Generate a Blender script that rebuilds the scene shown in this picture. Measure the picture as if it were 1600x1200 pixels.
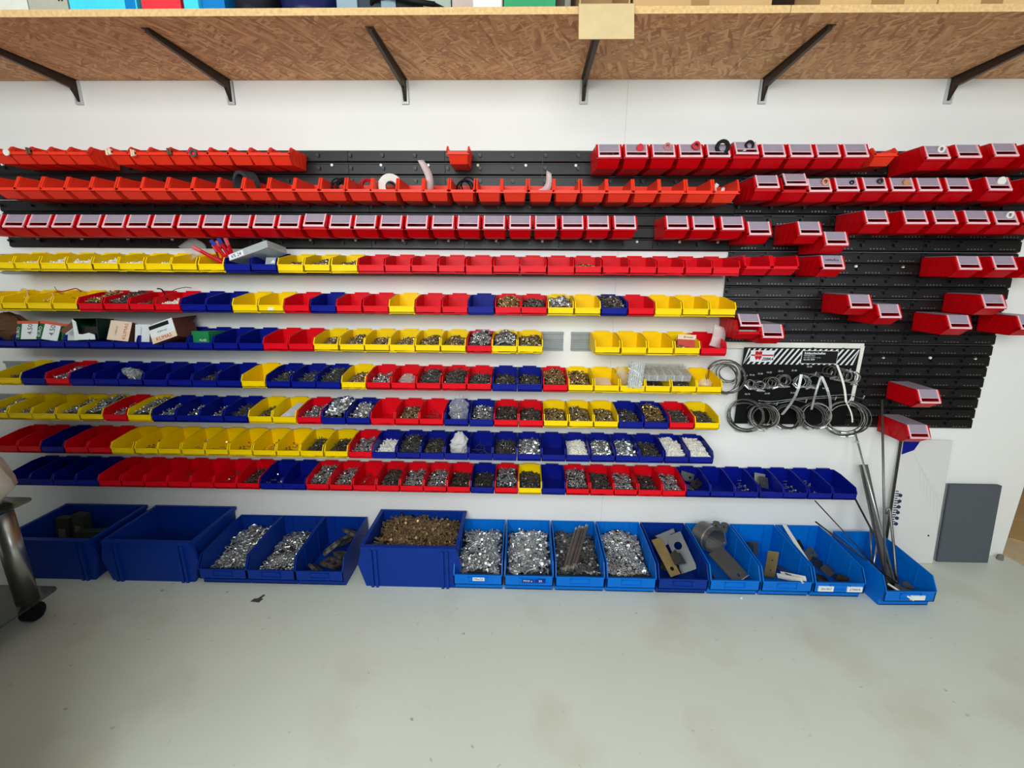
import bpy, math, random
from mathutils import Matrix, Vector
rnd = random.Random(7)
for o in list(bpy.data.objects): bpy.data.objects.remove(o)
scene = bpy.context.scene
col = scene.collection
R = math.radians

# ------------------------------------------------------------------ camera
F_PX, PITCH, YAW, ROLL, CAM_D, CAM_H = 695., R(14.3), R(1.29), 0.007, 1.96, 1.335
cp, sp, ca, sa = math.cos(PITCH), math.sin(PITCH), math.cos(YAW), math.sin(YAW)
Fv = Vector((-sa*cp, ca*cp, -sp)); R0 = Vector((ca, sa, 0)); U0 = R0.cross(Fv)
Rv = R0*math.cos(ROLL) + U0*math.sin(ROLL); Uv = U0*math.cos(ROLL) - R0*math.sin(ROLL)
CAM = Vector((0, -CAM_D, CAM_H))
cam = bpy.data.cameras.new('camera'); cam.sensor_width = 36; cam.lens = F_PX/1600*36; cam.clip_start = .05
camo = bpy.data.objects.new('camera', cam); col.objects.link(camo)
m3 = Matrix((Rv, Uv, -Fv)).transposed()
camo.matrix_world = Matrix.Translation(CAM) @ m3.to_4x4()
scene.camera = camo

def on_y(px, py, y=0.):            # the point of the plane at distance y from the wall seen at a pixel
    d = Fv*F_PX + Rv*(px-800) - Uv*(py-600); t = (y-CAM.y)/d.y
    return CAM + d*t
def on_z(px, py, z=0.):
    d = Fv*F_PX + Rv*(px-800) - Uv*(py-600); t = (z-CAM.z)/d.z
    return CAM + d*t

# ------------------------------------------------------------------ light
w = bpy.data.worlds.new('daylight'); scene.world = w; w.use_nodes = True
bg = w.node_tree.nodes['Background']; bg.inputs[0].default_value = (.84, .93, 1, 1); bg.inputs[1].default_value = .14
def area(name, loc, target, sx, sy, power, colr):
    l = bpy.data.lights.new(name, 'AREA'); l.shape = 'RECTANGLE'; l.size = sx; l.size_y = sy; l.energy = power; l.color = colr
    o = bpy.data.objects.new(name, l); col.objects.link(o); o.location = loc
    o.rotation_euler = (Vector(target)-Vector(loc)).to_track_quat('-Z', 'Y').to_euler(); return o
area('garage_door_daylight', (-.55, -3.4, 2.1), (.3, 0, .9), 2.8, 1.3, 108, (.94, 1, .985))
area('added_right_fill', (2.5, -3.3, 1.7), (1.3, 0, .6), 1.4, 1.3, 19, (.92, .98, 1))  # added fill that lifts the right side, not a known window
vs = scene.view_settings
vs.view_transform = 'Standard'; vs.look = 'None'; vs.gamma = 1; vs.exposure = 0.0; vs.use_curve_mapping = False

# ------------------------------------------------------------------ materials
def lin(c):
    return tuple(((v/255)/12.92 if v/255 <= .04045 else ((v/255+.055)/1.055)**2.4) for v in c)
MATS = {}
def mat(name, rgb, rough=.45, metal=0., var=.06, vscale=30., bump=0., alpha=1., spec=.2, coat=0.):
    if name in MATS: return MATS[name]
    m = bpy.data.materials.new(name); m.use_nodes = True; nt = m.node_tree; nt.nodes.clear()
    N = nt.nodes.new; L = nt.links.new
    out = N('ShaderNodeOutputMaterial'); b = N('ShaderNodeBsdfPrincipled')
    b.inputs['Roughness'].default_value = rough; b.inputs['Metallic'].default_value = metal
    b.inputs['Specular IOR Level'].default_value = spec; b.inputs['Coat Weight'].default_value = coat
    tc = N('ShaderNodeTexCoord'); no = N('ShaderNodeTexNoise'); no.inputs['Scale'].default_value = vscale; no.inputs['Detail'].default_value = 3
    L(tc.outputs['Object'], no.inputs['Vector'])
    mx = N('ShaderNodeMix'); mx.data_type = 'RGBA'
    c = lin(rgb)
    mx.inputs[6].default_value = tuple(max(0, v*(1-var*2)) for v in c)+(1,); mx.inputs[7].default_value = tuple(min(1, v*(1+var*2)) for v in c)+(1,)
    L(no.outputs['Fac'], mx.inputs[0]); L(mx.outputs[2], b.inputs['Base Color'])
    if bump:
        bp = N('ShaderNodeBump'); bp.inputs['Strength'].default_value = bump; bp.inputs['Distance'].default_value = .002
        L(no.outputs['Fac'], bp.inputs['Height']); L(bp.outputs['Normal'], b.inputs['Normal'])
    if alpha < 1:
        t = N('ShaderNodeBsdfTransparent'); ms = N('ShaderNodeMixShader'); ms.inputs[0].default_value = alpha
        L(t.outputs[0], ms.inputs[1]); L(b.outputs[0], ms.inputs[2]); L(ms.outputs[0], out.inputs[0])
    else: L(b.outputs[0], out.inputs[0])
    MATS[name] = m; return m
wall_m = mat('white_wall_paint', (238, 238, 236), .75, var=.01, vscale=6, bump=.05)
open_red = mat('orange_red_plastic', (240, 58, 36), .38)
peg_red = mat('deep_red_plastic', (196, 0, 12), .35)
rail_red = mat('crimson_plastic', (222, 4, 26), .4)
yellow = mat('yellow_plastic', (250, 210, 0), .4, var=.03)
blue = mat('royal_blue_plastic', (6, 22, 132), .38)
lblue = mat('bright_blue_plastic', (0, 108, 205), .42)
nblue = mat('navy_blue_plastic', (4, 48, 138), .42)
black = mat('black_panel_plastic', (14, 14, 16), .38, spec=.42)
black_d = mat('black_rubber', (18, 18, 19), .6)
lid_m = mat('frosted_lid_plastic', (176, 164, 182), .35, alpha=.72)
rim_m = mat('pale_lid_rim', (244, 196, 206), .35, alpha=.9)
alu = mat('aluminium', (150, 154, 156), .45, .35)
goods = mat('mixed_dull_steel', (118, 112, 104), .36, .75, var=.3, vscale=120)
steel = mat('zinc_steel', (196, 198, 198), .3, .85, var=.15, vscale=80)
steel_d = mat('dull_steel', (126, 126, 122), .4, .8, var=.15, vscale=60)
dark_st = mat('blackened_steel', (64, 60, 58), .4, .7, var=.2, vscale=80)
gold = mat('yellow_zinc', (182, 154, 108), .32, .8, var=.2, vscale=80)
brass = mat('brassy_mixed_zinc', (160, 146, 116), .33, .8, var=.2, vscale=80)
white_pl = mat('white_plastic', (232, 230, 222), .45)
bronze = mat('bronze_painted_steel', (66, 52, 42), .4, .4)
card = mat('cardboard', (196, 160, 112), .8, var=.05, vscale=12)
card_d = mat('brown_cardboard', (112, 76, 60), .75)
tape_m = mat('packing_tape', (160, 124, 78), .3)
paper = mat('white_label_paper', (226, 230, 234), .6, var=.02)
ink = mat('black_ink', (22, 22, 24), .6)
inkred = mat('red_ink', (190, 22, 34), .6)
inkpale = mat('orange_red_ink', (206, 96, 70), .6)
cream = mat('cream_card', (232, 208, 184), .7, var=.03)
bag_m = mat('clear_polythene', (235, 238, 240), .15, alpha=.2, var=.02)
clear_m = mat('clear_box_plastic', (214, 220, 224), .12, alpha=.22, var=.03)
green_m = mat('green_card', (20, 92, 52), .5)
green_d = mat('dark_green_card', (16, 54, 36), .5)
cloth_m = mat('white_cloth', (214, 210, 200), .9, bump=.3, vscale=60)
glass_m = mat('smoked_glass', (40, 50, 46), .06, alpha=.6, spec=.8)
grey_board = mat('grey_foam_board', (86, 92, 98), .85, bump=.4, vscale=200)
white_board = mat('white_laminate', (222, 220, 218), .35, var=.02, vscale=5)

def osb_material():
    m = bpy.data.materials.new('oriented_strand_board'); m.use_nodes = True; nt = m.node_tree
    N = nt.nodes.new; L = nt.links.new; b = nt.nodes['Principled BSDF']; b.inputs['Roughness'].default_value = .7
    tc = N('ShaderNodeTexCoord'); prev = None
    nz = N('ShaderNodeTexNoise'); nz.inputs['Scale'].default_value = 5; L(tc.outputs['Object'], nz.inputs['Vector'])
    for i, (ang, s1, s2) in enumerate(((10, 17, 105), (-35, 20, 120), (62, 16, 95), (-12, 24, 140), (40, 20, 115), (-70, 18, 105))):
        add = N('ShaderNodeMix'); add.data_type = 'VECTOR'; add.inputs[0].default_value = .05
        L(tc.outputs['Object'], add.inputs[4]); L(nz.outputs['Color'], add.inputs[5])
        mp = N('ShaderNodeMapping'); mp.vector_type = 'POINT'; mp.inputs['Rotation'].default_value = (0, 0, R(ang)); mp.inputs['Location'].default_value = (i*3.1, i*1.7, 0)
        L(add.outputs[1], mp.inputs['Vector'])
        sc = N('ShaderNodeVectorMath'); sc.operation = 'MULTIPLY'; sc.inputs[1].default_value = (s1, s2, 20); L(mp.outputs[0], sc.inputs[0])
        vo = N('ShaderNodeTexVoronoi'); vo.voronoi_dimensions = '2D'; vo.inputs['Scale'].default_value = 1; L(sc.outputs[0], vo.inputs['Vector'])
        cr = N('ShaderNodeValToRGB'); e = cr.color_ramp
        cols = ((168, 116, 74), (198, 144, 96), (210, 156, 106), (232, 184, 132), (188, 132, 84))
        e.elements[0].position = 0; e.elements[0].color = lin(cols[0])+(1,); e.elements[1].position = 1; e.elements[1].color = lin(cols[4])+(1,)
        for k in (1, 2, 3): q = e.elements.new(k*.25); q.color = lin(cols[k])+(1,)
        sep = N('ShaderNodeSeparateColor'); L(vo.outputs['Color'], sep.inputs[0]); L(sep.outputs[0], cr.inputs[0])
        if prev is None: prev = cr.outputs[0]
        else:
            gt = N('ShaderNodeMath'); gt.operation = 'GREATER_THAN'; gt.inputs[1].default_value = .62; L(sep.outputs[1], gt.inputs[0])
            mx = N('ShaderNodeMix'); mx.data_type = 'RGBA'; L(gt.outputs[0], mx.inputs[0]); L(prev, mx.inputs[6]); L(cr.outputs[0], mx.inputs[7]); prev = mx.outputs[2]
    L(prev, b.inputs['Base Color']); return m
osb = osb_material()
osb_edge = mat('osb_cut_edge', (216, 178, 126), .8, var=.2, vscale=90)

def floor_material():
    m = bpy.data.materials.new('painted_concrete'); m.use_nodes = True; nt = m.node_tree
    N = nt.nodes.new; L = nt.links.new; b = nt.nodes['Principled BSDF']; b.inputs['Roughness'].default_value = .42
    tc = N('ShaderNodeTexCoord')
    def noise(s, d=4):
        n = N('ShaderNodeTexNoise'); n.inputs['Scale'].default_value = s; n.inputs['Detail'].default_value = d; L(tc.outputs['Object'], n.inputs['Vector']); return n.outputs['Fac']
    def mixc(f, a, c):
        x = N('ShaderNodeMix'); x.data_type = 'RGBA'; L(f, x.inputs[0])
        for i, v in ((6, a), (7, c)):
            if isinstance(v, tuple): x.inputs[i].default_value = lin(v)+(1,)
            else: L(v, x.inputs[i])
        return x.outputs[2]
    def ramp(f, lo, hi):
        r = N('ShaderNodeMapRange'); r.inputs[1].default_value = lo; r.inputs[2].default_value = hi; L(f, r.inputs[0]); return r.outputs[0]
    c = mixc(noise(1.3), (200, 207, 196), (212, 218, 208))
    c = mixc(ramp(noise(2.2, 6), .52, .76), c, (190, 187, 170))          # yellowed wear
    c = mixc(ramp(noise(26, 5), .69, .75), c, (150, 148, 136))           # specks of dirt
    L(c, b.inputs['Base Color'])
    bp = N('ShaderNodeBump'); bp.inputs['Strength'].default_value = .25; bp.inputs['Distance'].default_value = .004
    L(noise(14, 5), bp.inputs['Height']); L(bp.outputs['Normal'], b.inputs['Normal'])
    return m
floor_m = floor_material()

# ------------------------------------------------------------------ mesh helpers
class MB:
    def __init__(s): s.v = []; s.f = []; s.mi = []; s.cur = 0
    def add(s, vs, fs):
        n = len(s.v); s.v += [tuple(p) for p in vs]; s.f += [tuple(i+n for i in f) for f in fs]; s.mi += [s.cur]*len(fs); return s
    def box(s, x0, x1, y0, y1, z0, z1):
        return s.add([(x0,y0,z0),(x1,y0,z0),(x1,y1,z0),(x0,y1,z0),(x0,y0,z1),(x1,y0,z1),(x1,y1,z1),(x0,y1,z1)],
                     [(0,3,2,1),(4,5,6,7),(0,1,5,4),(1,2,6,5),(2,3,7,6),(3,0,4,7)])
    def prism(s, poly, a0, a1, axis='x'):     # polygon extruded along an axis; poly in the two other axes
        def P(u, v, a): return {'x': (a, u, v), 'y': (u, a, v), 'z': (u, v, a)}[axis]
        n = len(poly); vs = [P(u, v, a0) for u, v in poly]+[P(u, v, a1) for u, v in poly]
        return s.add(vs, [tuple(range(n)), tuple(range(2*n-1, n-1, -1))]+[(i, i+n, (i+1) % n+n, (i+1) % n) for i in range(n)])
    def tube(s, pts, r, n=8, cap=True):
        pts = [Vector(p) for p in pts]; rings = []
        rr = r if isinstance(r, (list, tuple)) else [r]*len(pts)
        up = None
        for i, p in enumerate(pts):
            t = (pts[min(i+1, len(pts)-1)]-pts[max(i-1, 0)]).normalized()
            if up is None: up = t.orthogonal().normalized()
            up = (up - t*up.dot(t)).normalized(); sd = t.cross(up)
            rings.append([p+(up*math.cos(k*2*math.pi/n)+sd*math.sin(k*2*math.pi/n))*rr[i] for k in range(n)])
        vs = [q for g in rings for q in g]; fs = []
        for i in range(len(pts)-1):
            for k in range(n): fs.append((i*n+k, i*n+(k+1) % n, (i+1)*n+(k+1) % n, (i+1)*n+k))
        if cap: fs += [tuple(range(n-1, -1, -1)), tuple((len(pts)-1)*n+k for k in range(n))]
        return s.add(vs, fs)
    def ring(s, c, r, wid, t, axis, n=20, a0=0, a1=2*math.pi):   # flat metal band round an axis
        ax = Vector(axis).normalized(); u = ax.orthogonal().normalized(); v = ax.cross(u); c = Vector(c); vs = []
        full = abs(a1-a0-2*math.pi) < 1e-4; m = n if full else n+1
        for i in range(m):
            a = a0+(a1-a0)*i/n; d = u*math.cos(a)+v*math.sin(a)
            for rr, h in ((r, -wid/2), (r, wid/2), (r-t, wid/2), (r-t, -wid/2)): vs.append(c+d*rr+ax*h)
        fs = []
        for i in range(n):
            j = (i+1) % m
            for k in range(4): fs.append((i*4+k, j*4+k, j*4+(k+1) % 4, i*4+(k+1) % 4))
        return s.add(vs, fs)
    def plate_hole(s, L, W, t, hx, hr, M):     # rectangular plate with a round hole, placed with matrix M
        n = 16; o = []; h = []
        for i in range(n):
            a = 2*math.pi*i/n; c, q = math.cos(a), math.sin(a); k = 1/max(abs(c), abs(q))
            o.append((c*k*L/2, q*k*W/2)); h.append((hx+c*hr, q*hr))
        vs = [M @ Vector((x, y, z)) for z in (t/2, -t/2) for ring_ in (o, h) for x, y in ring_]; fs = []
        for i in range(n):
            j = (i+1) % n
            fs += [(i, j, n+j, n+i), (2*n+i, 3*n+i, 3*n+j, 2*n+j), (i, 2*n+i, 2*n+j, j), (n+i, n+j, 3*n+j, 3*n+i)]
        return s.add(vs, fs)
    def xform(s, fn): s.v = [tuple(fn(Vector(p))) for p in s.v]; return s
    def mesh(s, name, *mats, smooth=False):
        me = bpy.data.meshes.new(name); me.from_pydata(s.v, [], s.f)
        for m in mats: me.materials.append(m)
        me.polygons.foreach_set('material_index', s.mi)
        if smooth: me.polygons.foreach_set('use_smooth', [True]*len(s.f))
        me.update(); return me
def obj(name, me, parent=None, loc=(0, 0, 0), rot=(0, 0, 0), scale=(1, 1, 1)):
    o = bpy.data.objects.new(name, me); col.objects.link(o); o.location = loc; o.rotation_euler = rot; o.scale = scale
    if parent: o.parent = parent
    return o
def tag(o, label, cat, group=None, kind=None):
    o['label'] = label; o['category'] = cat
    if group: o['group'] = group
    if kind: o['kind'] = kind
    return o
def thing(name, label, cat, loc=(0, 0, 0), rot=(0, 0, 0), group=None):
    return tag(obj(name, None, None, loc, rot), label, cat, group)
def struct(name, me, parent=None):
    o = obj(name, me, parent)
    if not parent: o['kind'] = 'structure'
    return o
ORD = ['zeroth', 'first', 'second', 'third', 'fourth', 'fifth', 'sixth', 'seventh', 'eighth', 'ninth', 'tenth', 'eleventh', 'twelfth', 'thirteenth', 'fourteenth',
       'fifteenth', 'sixteenth', 'seventeenth', 'eighteenth', 'nineteenth', 'twentieth']
def ordn(n):
    if n <= 20: return ORD[n]
    return {2: 'twenty', 3: 'thirty'}[n//10]+'-'+ORD[n % 10] if n % 10 else {2: 'twentieth', 3: 'thirtieth'}[n//10]
def text_mesh(s, size, m, shear=0., name='lettering', bold=0.):
    c = bpy.data.curves.new(name, 'FONT'); c.body = s; c.size = size; c.align_x = 'CENTER'; c.align_y = 'CENTER'; c.shear = shear; c.offset = bold; c.resolution_u = 2
    o = bpy.data.objects.new(name, c); col.objects.link(o)
    me = bpy.data.meshes.new_from_object(o.evaluated_get(bpy.context.evaluated_depsgraph_get())); bpy.data.objects.remove(o)
    me.materials.clear(); me.materials.append(m); return me
UPRIGHT = (R(90), 0, 0)            # lettering that faces the room

# ------------------------------------------------------------------ room shell
WX1 = 2.36
seam = on_y(978, 190).x
wr = obj('wall_back', None); wr['kind'] = 'structure'
b = MB().box(-4.2, seam-.0003, 0, .15, -.02, 3.0); struct('wall_panel', b.mesh('wall_panel', wall_m), wr)
b = MB().box(seam+.0003, WX1, 0, .15, -.02, 3.0); struct('wall_panel', b.mesh('wall_panel', wall_m), wr)
struct('floor', MB().box(-4.2, WX1+.02, -6, 0, -.06, 0).mesh('floor', floor_m))
tan = mat('tan_floor_tile', (196, 160, 112), .5, var=.05, vscale=5)
grout = mat('pale_grout', (206, 184, 150), .8)
fr = struct('floor.001', MB().box(WX1+.02, 4.6, -2.2, 2.4, -.06, -.004).mesh('tile_bed', grout))
tile_me = MB().box(-.147, .147, -.147, .147, -.02, .0).mesh('tile', tan)
for i in range(7):
    for j in range(9):
        x, y = WX1+.02+.36+i*.3, -.9+j*.3
        c, s_ = math.cos(R(45)), math.sin(R(45)); X, Y = 2.95+(x-3.2)*c-(y-.2)*s_, .2+(x-3.2)*s_+(y-.2)*c
        if X > WX1+.24 and X < 4.3 and Y < 2.1: obj('tile', tile_me, fr, (X, Y, 0), (0, 0, R(45)))
struct('wall_right', MB().box(4.6, 4.75, -2.2, 2.6, 0, 3).mesh('wall_right', mat('tan_wall_paint', (204, 176, 136), .8)))
struct('wall_far', MB().box(2.3, 4.75, 2.4, 2.55, 0, 3).mesh('wall_far', MATS['tan_wall_paint']))
struct('ceiling', MB().box(-4.2, 4.75, -3.2, 2.6, 3.0, 3.1).mesh('ceiling', wall_m))
struct('wall_left', MB().box(-4.35, -4.2, -6, .15, 0, 3.0).mesh('wall_left', wall_m))

# ------------------------------------------------------------------ OSB shelf on brackets
SZ = on_y(800, 125).z; SD = .455; ST = .019
seam_x = on_z(1233, 22, SZ).x
for x0, x1, lab in ((-2.9, seam_x-.001, 'long OSB shelf board spanning the wall left of the joint'), (seam_x+.001, 2.9, 'OSB shelf board right of the joint carrying taped cardboard boxes')):
    b = MB(); b.box(x0, x1, -SD, -.002, SZ, SZ+ST)
    b.mi = [0, 0, 1, 1, 0, 1]
    tag(obj('shelf_board', b.mesh('shelf_board', osb, osb_edge)), lab, 'shelf', 'OSB shelf boards')
BR = ((122, 'leftmost dark shelf bracket above the red bins'), (360, 'second dark shelf bracket from the left'), (633, 'third shelf bracket from the left'),
      (912, 'shelf bracket under the hanging cardboard flap'), (1192, 'shelf bracket nearest the joint between the boards'), (1483, 'rightmost shelf bracket under the OSB shelf'))
arm = MB().prism([(-.004, SZ-.001), (-.39, SZ-.001), (-.39, SZ-.012), (-.03, SZ-.035), (-.004, SZ-.075)], -.006, .006).mesh('arm', bronze)
flange = MB().box(-.013, .013, -.395, -.004, SZ-.003, SZ-.0005).mesh('flange', bronze)
plate = MB()
for sx in (-.014, .008): plate.box(sx, sx+.006, -.010, 0, SZ-.085, SZ-.001)
plate.box(-.014, .014, -.004, 0, SZ-.085, SZ-.001); plate.box(-.008, .008, -.012, 0, SZ-.085, SZ-.079)
plate = plate.mesh('wall_plate', mat('bright_zinc_plate', (206, 210, 212), .4, .3))
bolt = MB().tube([(0, -.016, 0), (0, -.008, 0)], .006, 8).mesh('bolt', steel)
for px, lab in BR:
    x = on_y(px, 140).x
    t = thing('shelf_bracket', lab, 'bracket', (x, 0, 0), (0, 0, R(-.9)), 'shelf brackets')
    obj('arm', arm, t); obj('flange', flange, t); obj('wall_plate', plate, t); obj('bolt', bolt, t, (0, 0, SZ-.04))

# things on the shelf: (x left px, x right px, name, label, category, body material, kind)
TOPZ = SZ+ST
def shelf_x(px): return on_z(px, 14, TOPZ).x
def shelf_box(px0, px1, name, lab, cat, m, h=.28, d=.3, y0=-.435, extras=()):
    x0, x1 = shelf_x(px0), shelf_x(px1); cx = (x0+x1)/2; wd = x1-x0
    t = thing(name, lab, cat, (cx, y0, TOPZ+.0005))
    b = MB().prism([(0, .0), (0, h), (d, h), (d, 0)], -wd/2, wd/2); obj('body', b.mesh('body', m), t)
    b = MB().box(-wd/2-.003, wd/2+.003, -.003, d+.003, h-.05, h+.004); obj('lid', b.mesh('lid', m), t)
    for (a0, a1, z0, z1, mm, nm) in extras:
        obj(nm, MB().box(-wd/2+a0*wd, -wd/2+a1*wd, -.0012, .02, z0, z1).mesh(nm, mm), t)
    return t
cyan = mat('cyan_plastic', (70, 205, 245), .4); cyan_d = mat('deep_cyan_plastic', (0, 120, 190), .4); red_b = mat('bright_red_plastic', (225, 50, 60), .5)
teal = mat('teal_carton', (70, 165, 150), .6); greyb = mat('blue_grey_carton', (140, 160, 174), .6); slate = mat('slate_carton', (52, 62, 72), .6)
bone = mat('bone_plastic', (214, 216, 204), .5); stone = mat('stone_plastic', (172, 172, 158), .5); pinkb = mat('pinkish_carton', (186, 168, 160), .7)
shelf_box(-60, 33, 'storage_box', 'pale bone-coloured box at the left end of the shelf', 'box', bone)
shelf_box(35, 97, 'plastic_case', 'stone grey case with dark slots beside the cyan crate', 'case', stone, extras=((.78, .82, .03, .12, ink, 'slot'), (.86, .9, .03, .12, ink, 'slot')))
shelf_box(100, 207, 'storage_crate', 'bright cyan plastic crate with a blue stripe on the shelf', 'crate', cyan, extras=((.83, .98, .0, .22, cyan_d, 'stripe'),))
shelf_box(216, 278, 'storage_box', 'bright red box on the shelf between two cyan ones', 'box', red_b, y0=-.438)
shelf_box(282, 305, 'storage_box', 'narrow cyan box right of the red box on the shelf', 'box', cyan)
shelf_box(306, 342, 'storage_box', 'deep teal-blue box next to the dark bag on the shelf', 'box', cyan_d, y0=-.42)
def sack(name, px0, px1, lab, m, h=.22, cat='bag'):
    x0, x1 = shelf_x(px0), shelf_x(px1); wd = (x1-x0)/2; t = thing(name, lab, cat, ((x0+x1)/2, -.27, TOPZ))
    b = MB(); n, k = 20, 8; vs = []; fs = []; rr = random.Random(px0)
    for j in range(k+1):
        z = h*j/k; q = (1-(j/k)**3*.75)
        for i in range(n):
            a = 2*math.pi*i/n; e = 1+.08*math.sin(3*a+j)+.05*rr.uniform(-1, 1)
            c, s_ = math.cos(a), math.sin(a); c = math.copysign(abs(c)**.6, c); s_ = math.copysign(abs(s_)**.6, s_)
            vs.append((wd*c*q*min(e, 1.03), .15*s_*q*e, z))
    for j in range(k):
        for i in range(n): fs.append((j*n+i, j*n+(i+1) % n, (j+1)*n+(i+1) % n, (j+1)*n+i))
    fs.append(tuple(range(n-1, -1, -1))); fs.append(tuple(k*n+i for i in range(n))); b.add(vs, fs)
    obj('body', b.mesh('body', m, smooth=True), t)
    obj('strap', MB().tube([(-wd*.5, -.13, h*.5), (-wd*.3, -.15, h*.9), (wd*.1, -.14, h*1.02), (wd*.4, -.12, h*.8)], .008, 6).mesh('strap', black_d, smooth=True), t)
    return t
sack('tool_bag', 346, 415, 'small black bag with a pale strap on the shelf', mat('black_nylon', (18, 20, 30), .6))
sack('tool_bag', 416, 521, 'glossy dark navy bag on the shelf beside the grey cartons', mat('navy_nylon', (16, 24, 72), .35))
shelf_box(524, 556, 'carton', 'small blue-grey carton right of the navy bag', 'carton', greyb)
shelf_box(557, 592, 'carton', 'dark slate carton behind the black cable', 'carton', slate, y0=-.425)
shelf_box(594, 617, 'carton', 'narrow blue-grey carton between two dark cartons', 'carton', greyb)
shelf_box(619, 657, 'carton', 'near-black carton behind the black cable', 'carton', mat('black_carton', (26, 32, 36), .6))
shelf_box(659, 703, 'carton', 'pale grey-green carton behind the right end of the cable', 'carton', mat('sage_carton', (160, 170, 158), .7), y0=-.425)
shelf_box(706, 785, 'carton', 'pinkish grey carton with a printed picture label', 'carton', pinkb, extras=((.42, .97, .004, .2, paper, 'label'), (.52, .86, .03, .12, slate, 'picture')))
shelf_box(787, 868, 'carton', 'teal carton with a green base stripe on the shelf', 'carton', teal, extras=((0, 1, 0, .03, mat('green_stripe', (50, 150, 100), .6), 'stripe'),))
shelf_box(870, 884, 'carton', 'thin dark grey carton beside the open cardboard box', 'carton', mat('charcoal_carton', (74, 66, 60), .7), y0=-.4)
cb = [shelf_x(573), shelf_x(700)]
tag(obj('cable', MB().tube([(cb[0], -.40, TOPZ+.008), (cb[0]+.012, -.43, TOPZ+.03), (cb[0]+.06, -.45, TOPZ+.034), (cb[0]+.14, -.452, TOPZ+.016), (cb[0]+.2, -.452, TOPZ+.008), (cb[1]-.04, -.44, TOPZ+.012), (cb[1], -.41, TOPZ+.008)], .007, 8).mesh('cable', black_d, smooth=True)),
    'black cable lying along the front edge of the shelf', 'cable')
# open cardboard box whose flap hangs over the shelf edge
x0, x1 = shelf_x(905), shelf_x(984); t = thing('cardboard_box', 'open cardboard box with a flap hanging over the shelf edge', 'box', ((x0+x1)/2, -.44, TOPZ)); wd = (x1-x0)/2
b = MB(); b.box(-wd, -wd+.004, 0, .3, 0, .28); b.box(wd-.004, wd, 0, .3, 0, .28); b.box(-wd, wd, .296, .3, 0, .28); b.box(-wd, wd, 0, .3, 0, .004)
obj('body', b.mesh('body', card), t)
obj('flap', MB().prism([(-.004, .012), (0, .014), (-.025, -.004), (-.055, -.10), (-.059, -.10), (-.029, -.002)], -wd-.004, wd+.006).mesh('flap', mat('pale_cardboard', (206, 182, 138), .8)), t)
def taped(px0, px1, lab, a0, a1, y0=-.435, m=card):
    return shelf_box(px0, px1, 'cardboard_box', lab, 'box', m, y0=y0, extras=((a0, a1, .0, .24, tape_m, 'tape'),))
taped(990, 1206, 'wide cardboard box with brown tape next to the open box', .42, .55, y0=-.43)
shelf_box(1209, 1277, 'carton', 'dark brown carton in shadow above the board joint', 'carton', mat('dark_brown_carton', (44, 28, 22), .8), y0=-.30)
taped(1280, 1460, 'cardboard box with dark brown tape strips on the shelf', .44, .72, m=mat('tan_cardboard', (204, 166, 112), .8))
taped(1463, 1660, 'cardboard box at the right end of the shelf', .33, .5, m=mat('light_cardboard', (210, 172, 118), .8))

# ------------------------------------------------------------------ black slatted wall panels
MW, MH = .392, .1905
def slat_mesh(wd, holes):
    b = MB(); h = MH/4
    b.prism([(0, .001), (-.010, .001), (-.015, .006), (-.012, h-.006), (-.007, h-.003), (0, h-.003)], .001, wd-.001)
    n = max(1, round(wd/.13)); q = wd/n
    for i in range(n):
        x = q*i+q*.5
        b.box(x-.002-.055, x-.055+.006, -.021, -.008, h*.42, h*.62); b.box(x-.06, x-.049, -.023, -.019, h*.5, h*.68)     # hooks
        if holes:
            b.prism([(x-.05, h*.80), (x-.044, h*.9), (x+.05, h*.9), (x+.056, h*.80)], -.018, -.010, 'y')
    if holes:
        b.cur = 1
        for i in range(n):
            for k in range(5): x = q*i+q*.34+k*.0135; b.box(x, x+.006, -.0165, -.012, h*.22, h*.31)
    return b.mesh('slat', black, steel_d)
slats = {}
scap = MB().tube([(0, -.018, 0), (0, -.012, 0)], .0055, 8).mesh('screw_cap', white_pl)
def panel(x, ztop, wd, holes, lab, caps=True, cz=.70):
    t = thing('slat_panel', lab, 'wall panel', (x, 0, ztop-MH), group='black slatted wall panels')
    if (wd, holes) not in slats:
        slats[(wd, holes)] = (slat_mesh(wd, holes), MB().box(.0005, wd-.0005, -.006, -.0005, 0, MH-.001).mesh('backing', black))
    sm, bm = slats[(wd, holes)]
    obj('backing', bm, t)
    for k in range(4): obj('slat', sm, t, (0, 0, k*MH/4))
    if caps:
        for fx in (.34, .83): obj('screw_cap', scap, t, (wd*fx, 0, MH*cz))
PT = 1.801
gx = -1.104-3*MW
for k in range(8): panel(gx+k*MW, PT, MW, False, 'black slatted wall panel behind the two upper bin rows, %s from the left' % ordn(k+1))
for k in range(7): panel(-2.207+k*MW, PT-MH-.002, MW, False, 'black slatted wall panel behind the lower lidded row, %s from the left' % ordn(k+1), cz=.19)
panel(-2.207+7*MW, PT-MH-.002, .319, False, 'short black wall panel beneath the end of the orange bins', cz=.19)
for r_ in range(6):
    for k in range(3):
        if r_ >= 4 and k == 0: continue
        panel(gx+(8+k)*MW, PT-r_*(MH+.0005), MW, True, 'black perforated wall panel, %s row down, %s of the right-hand block' % (ordn(r_+1), ('left', 'middle', 'right')[k] + ' column'), caps=(r_ in (0, 2, 4)))

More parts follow.
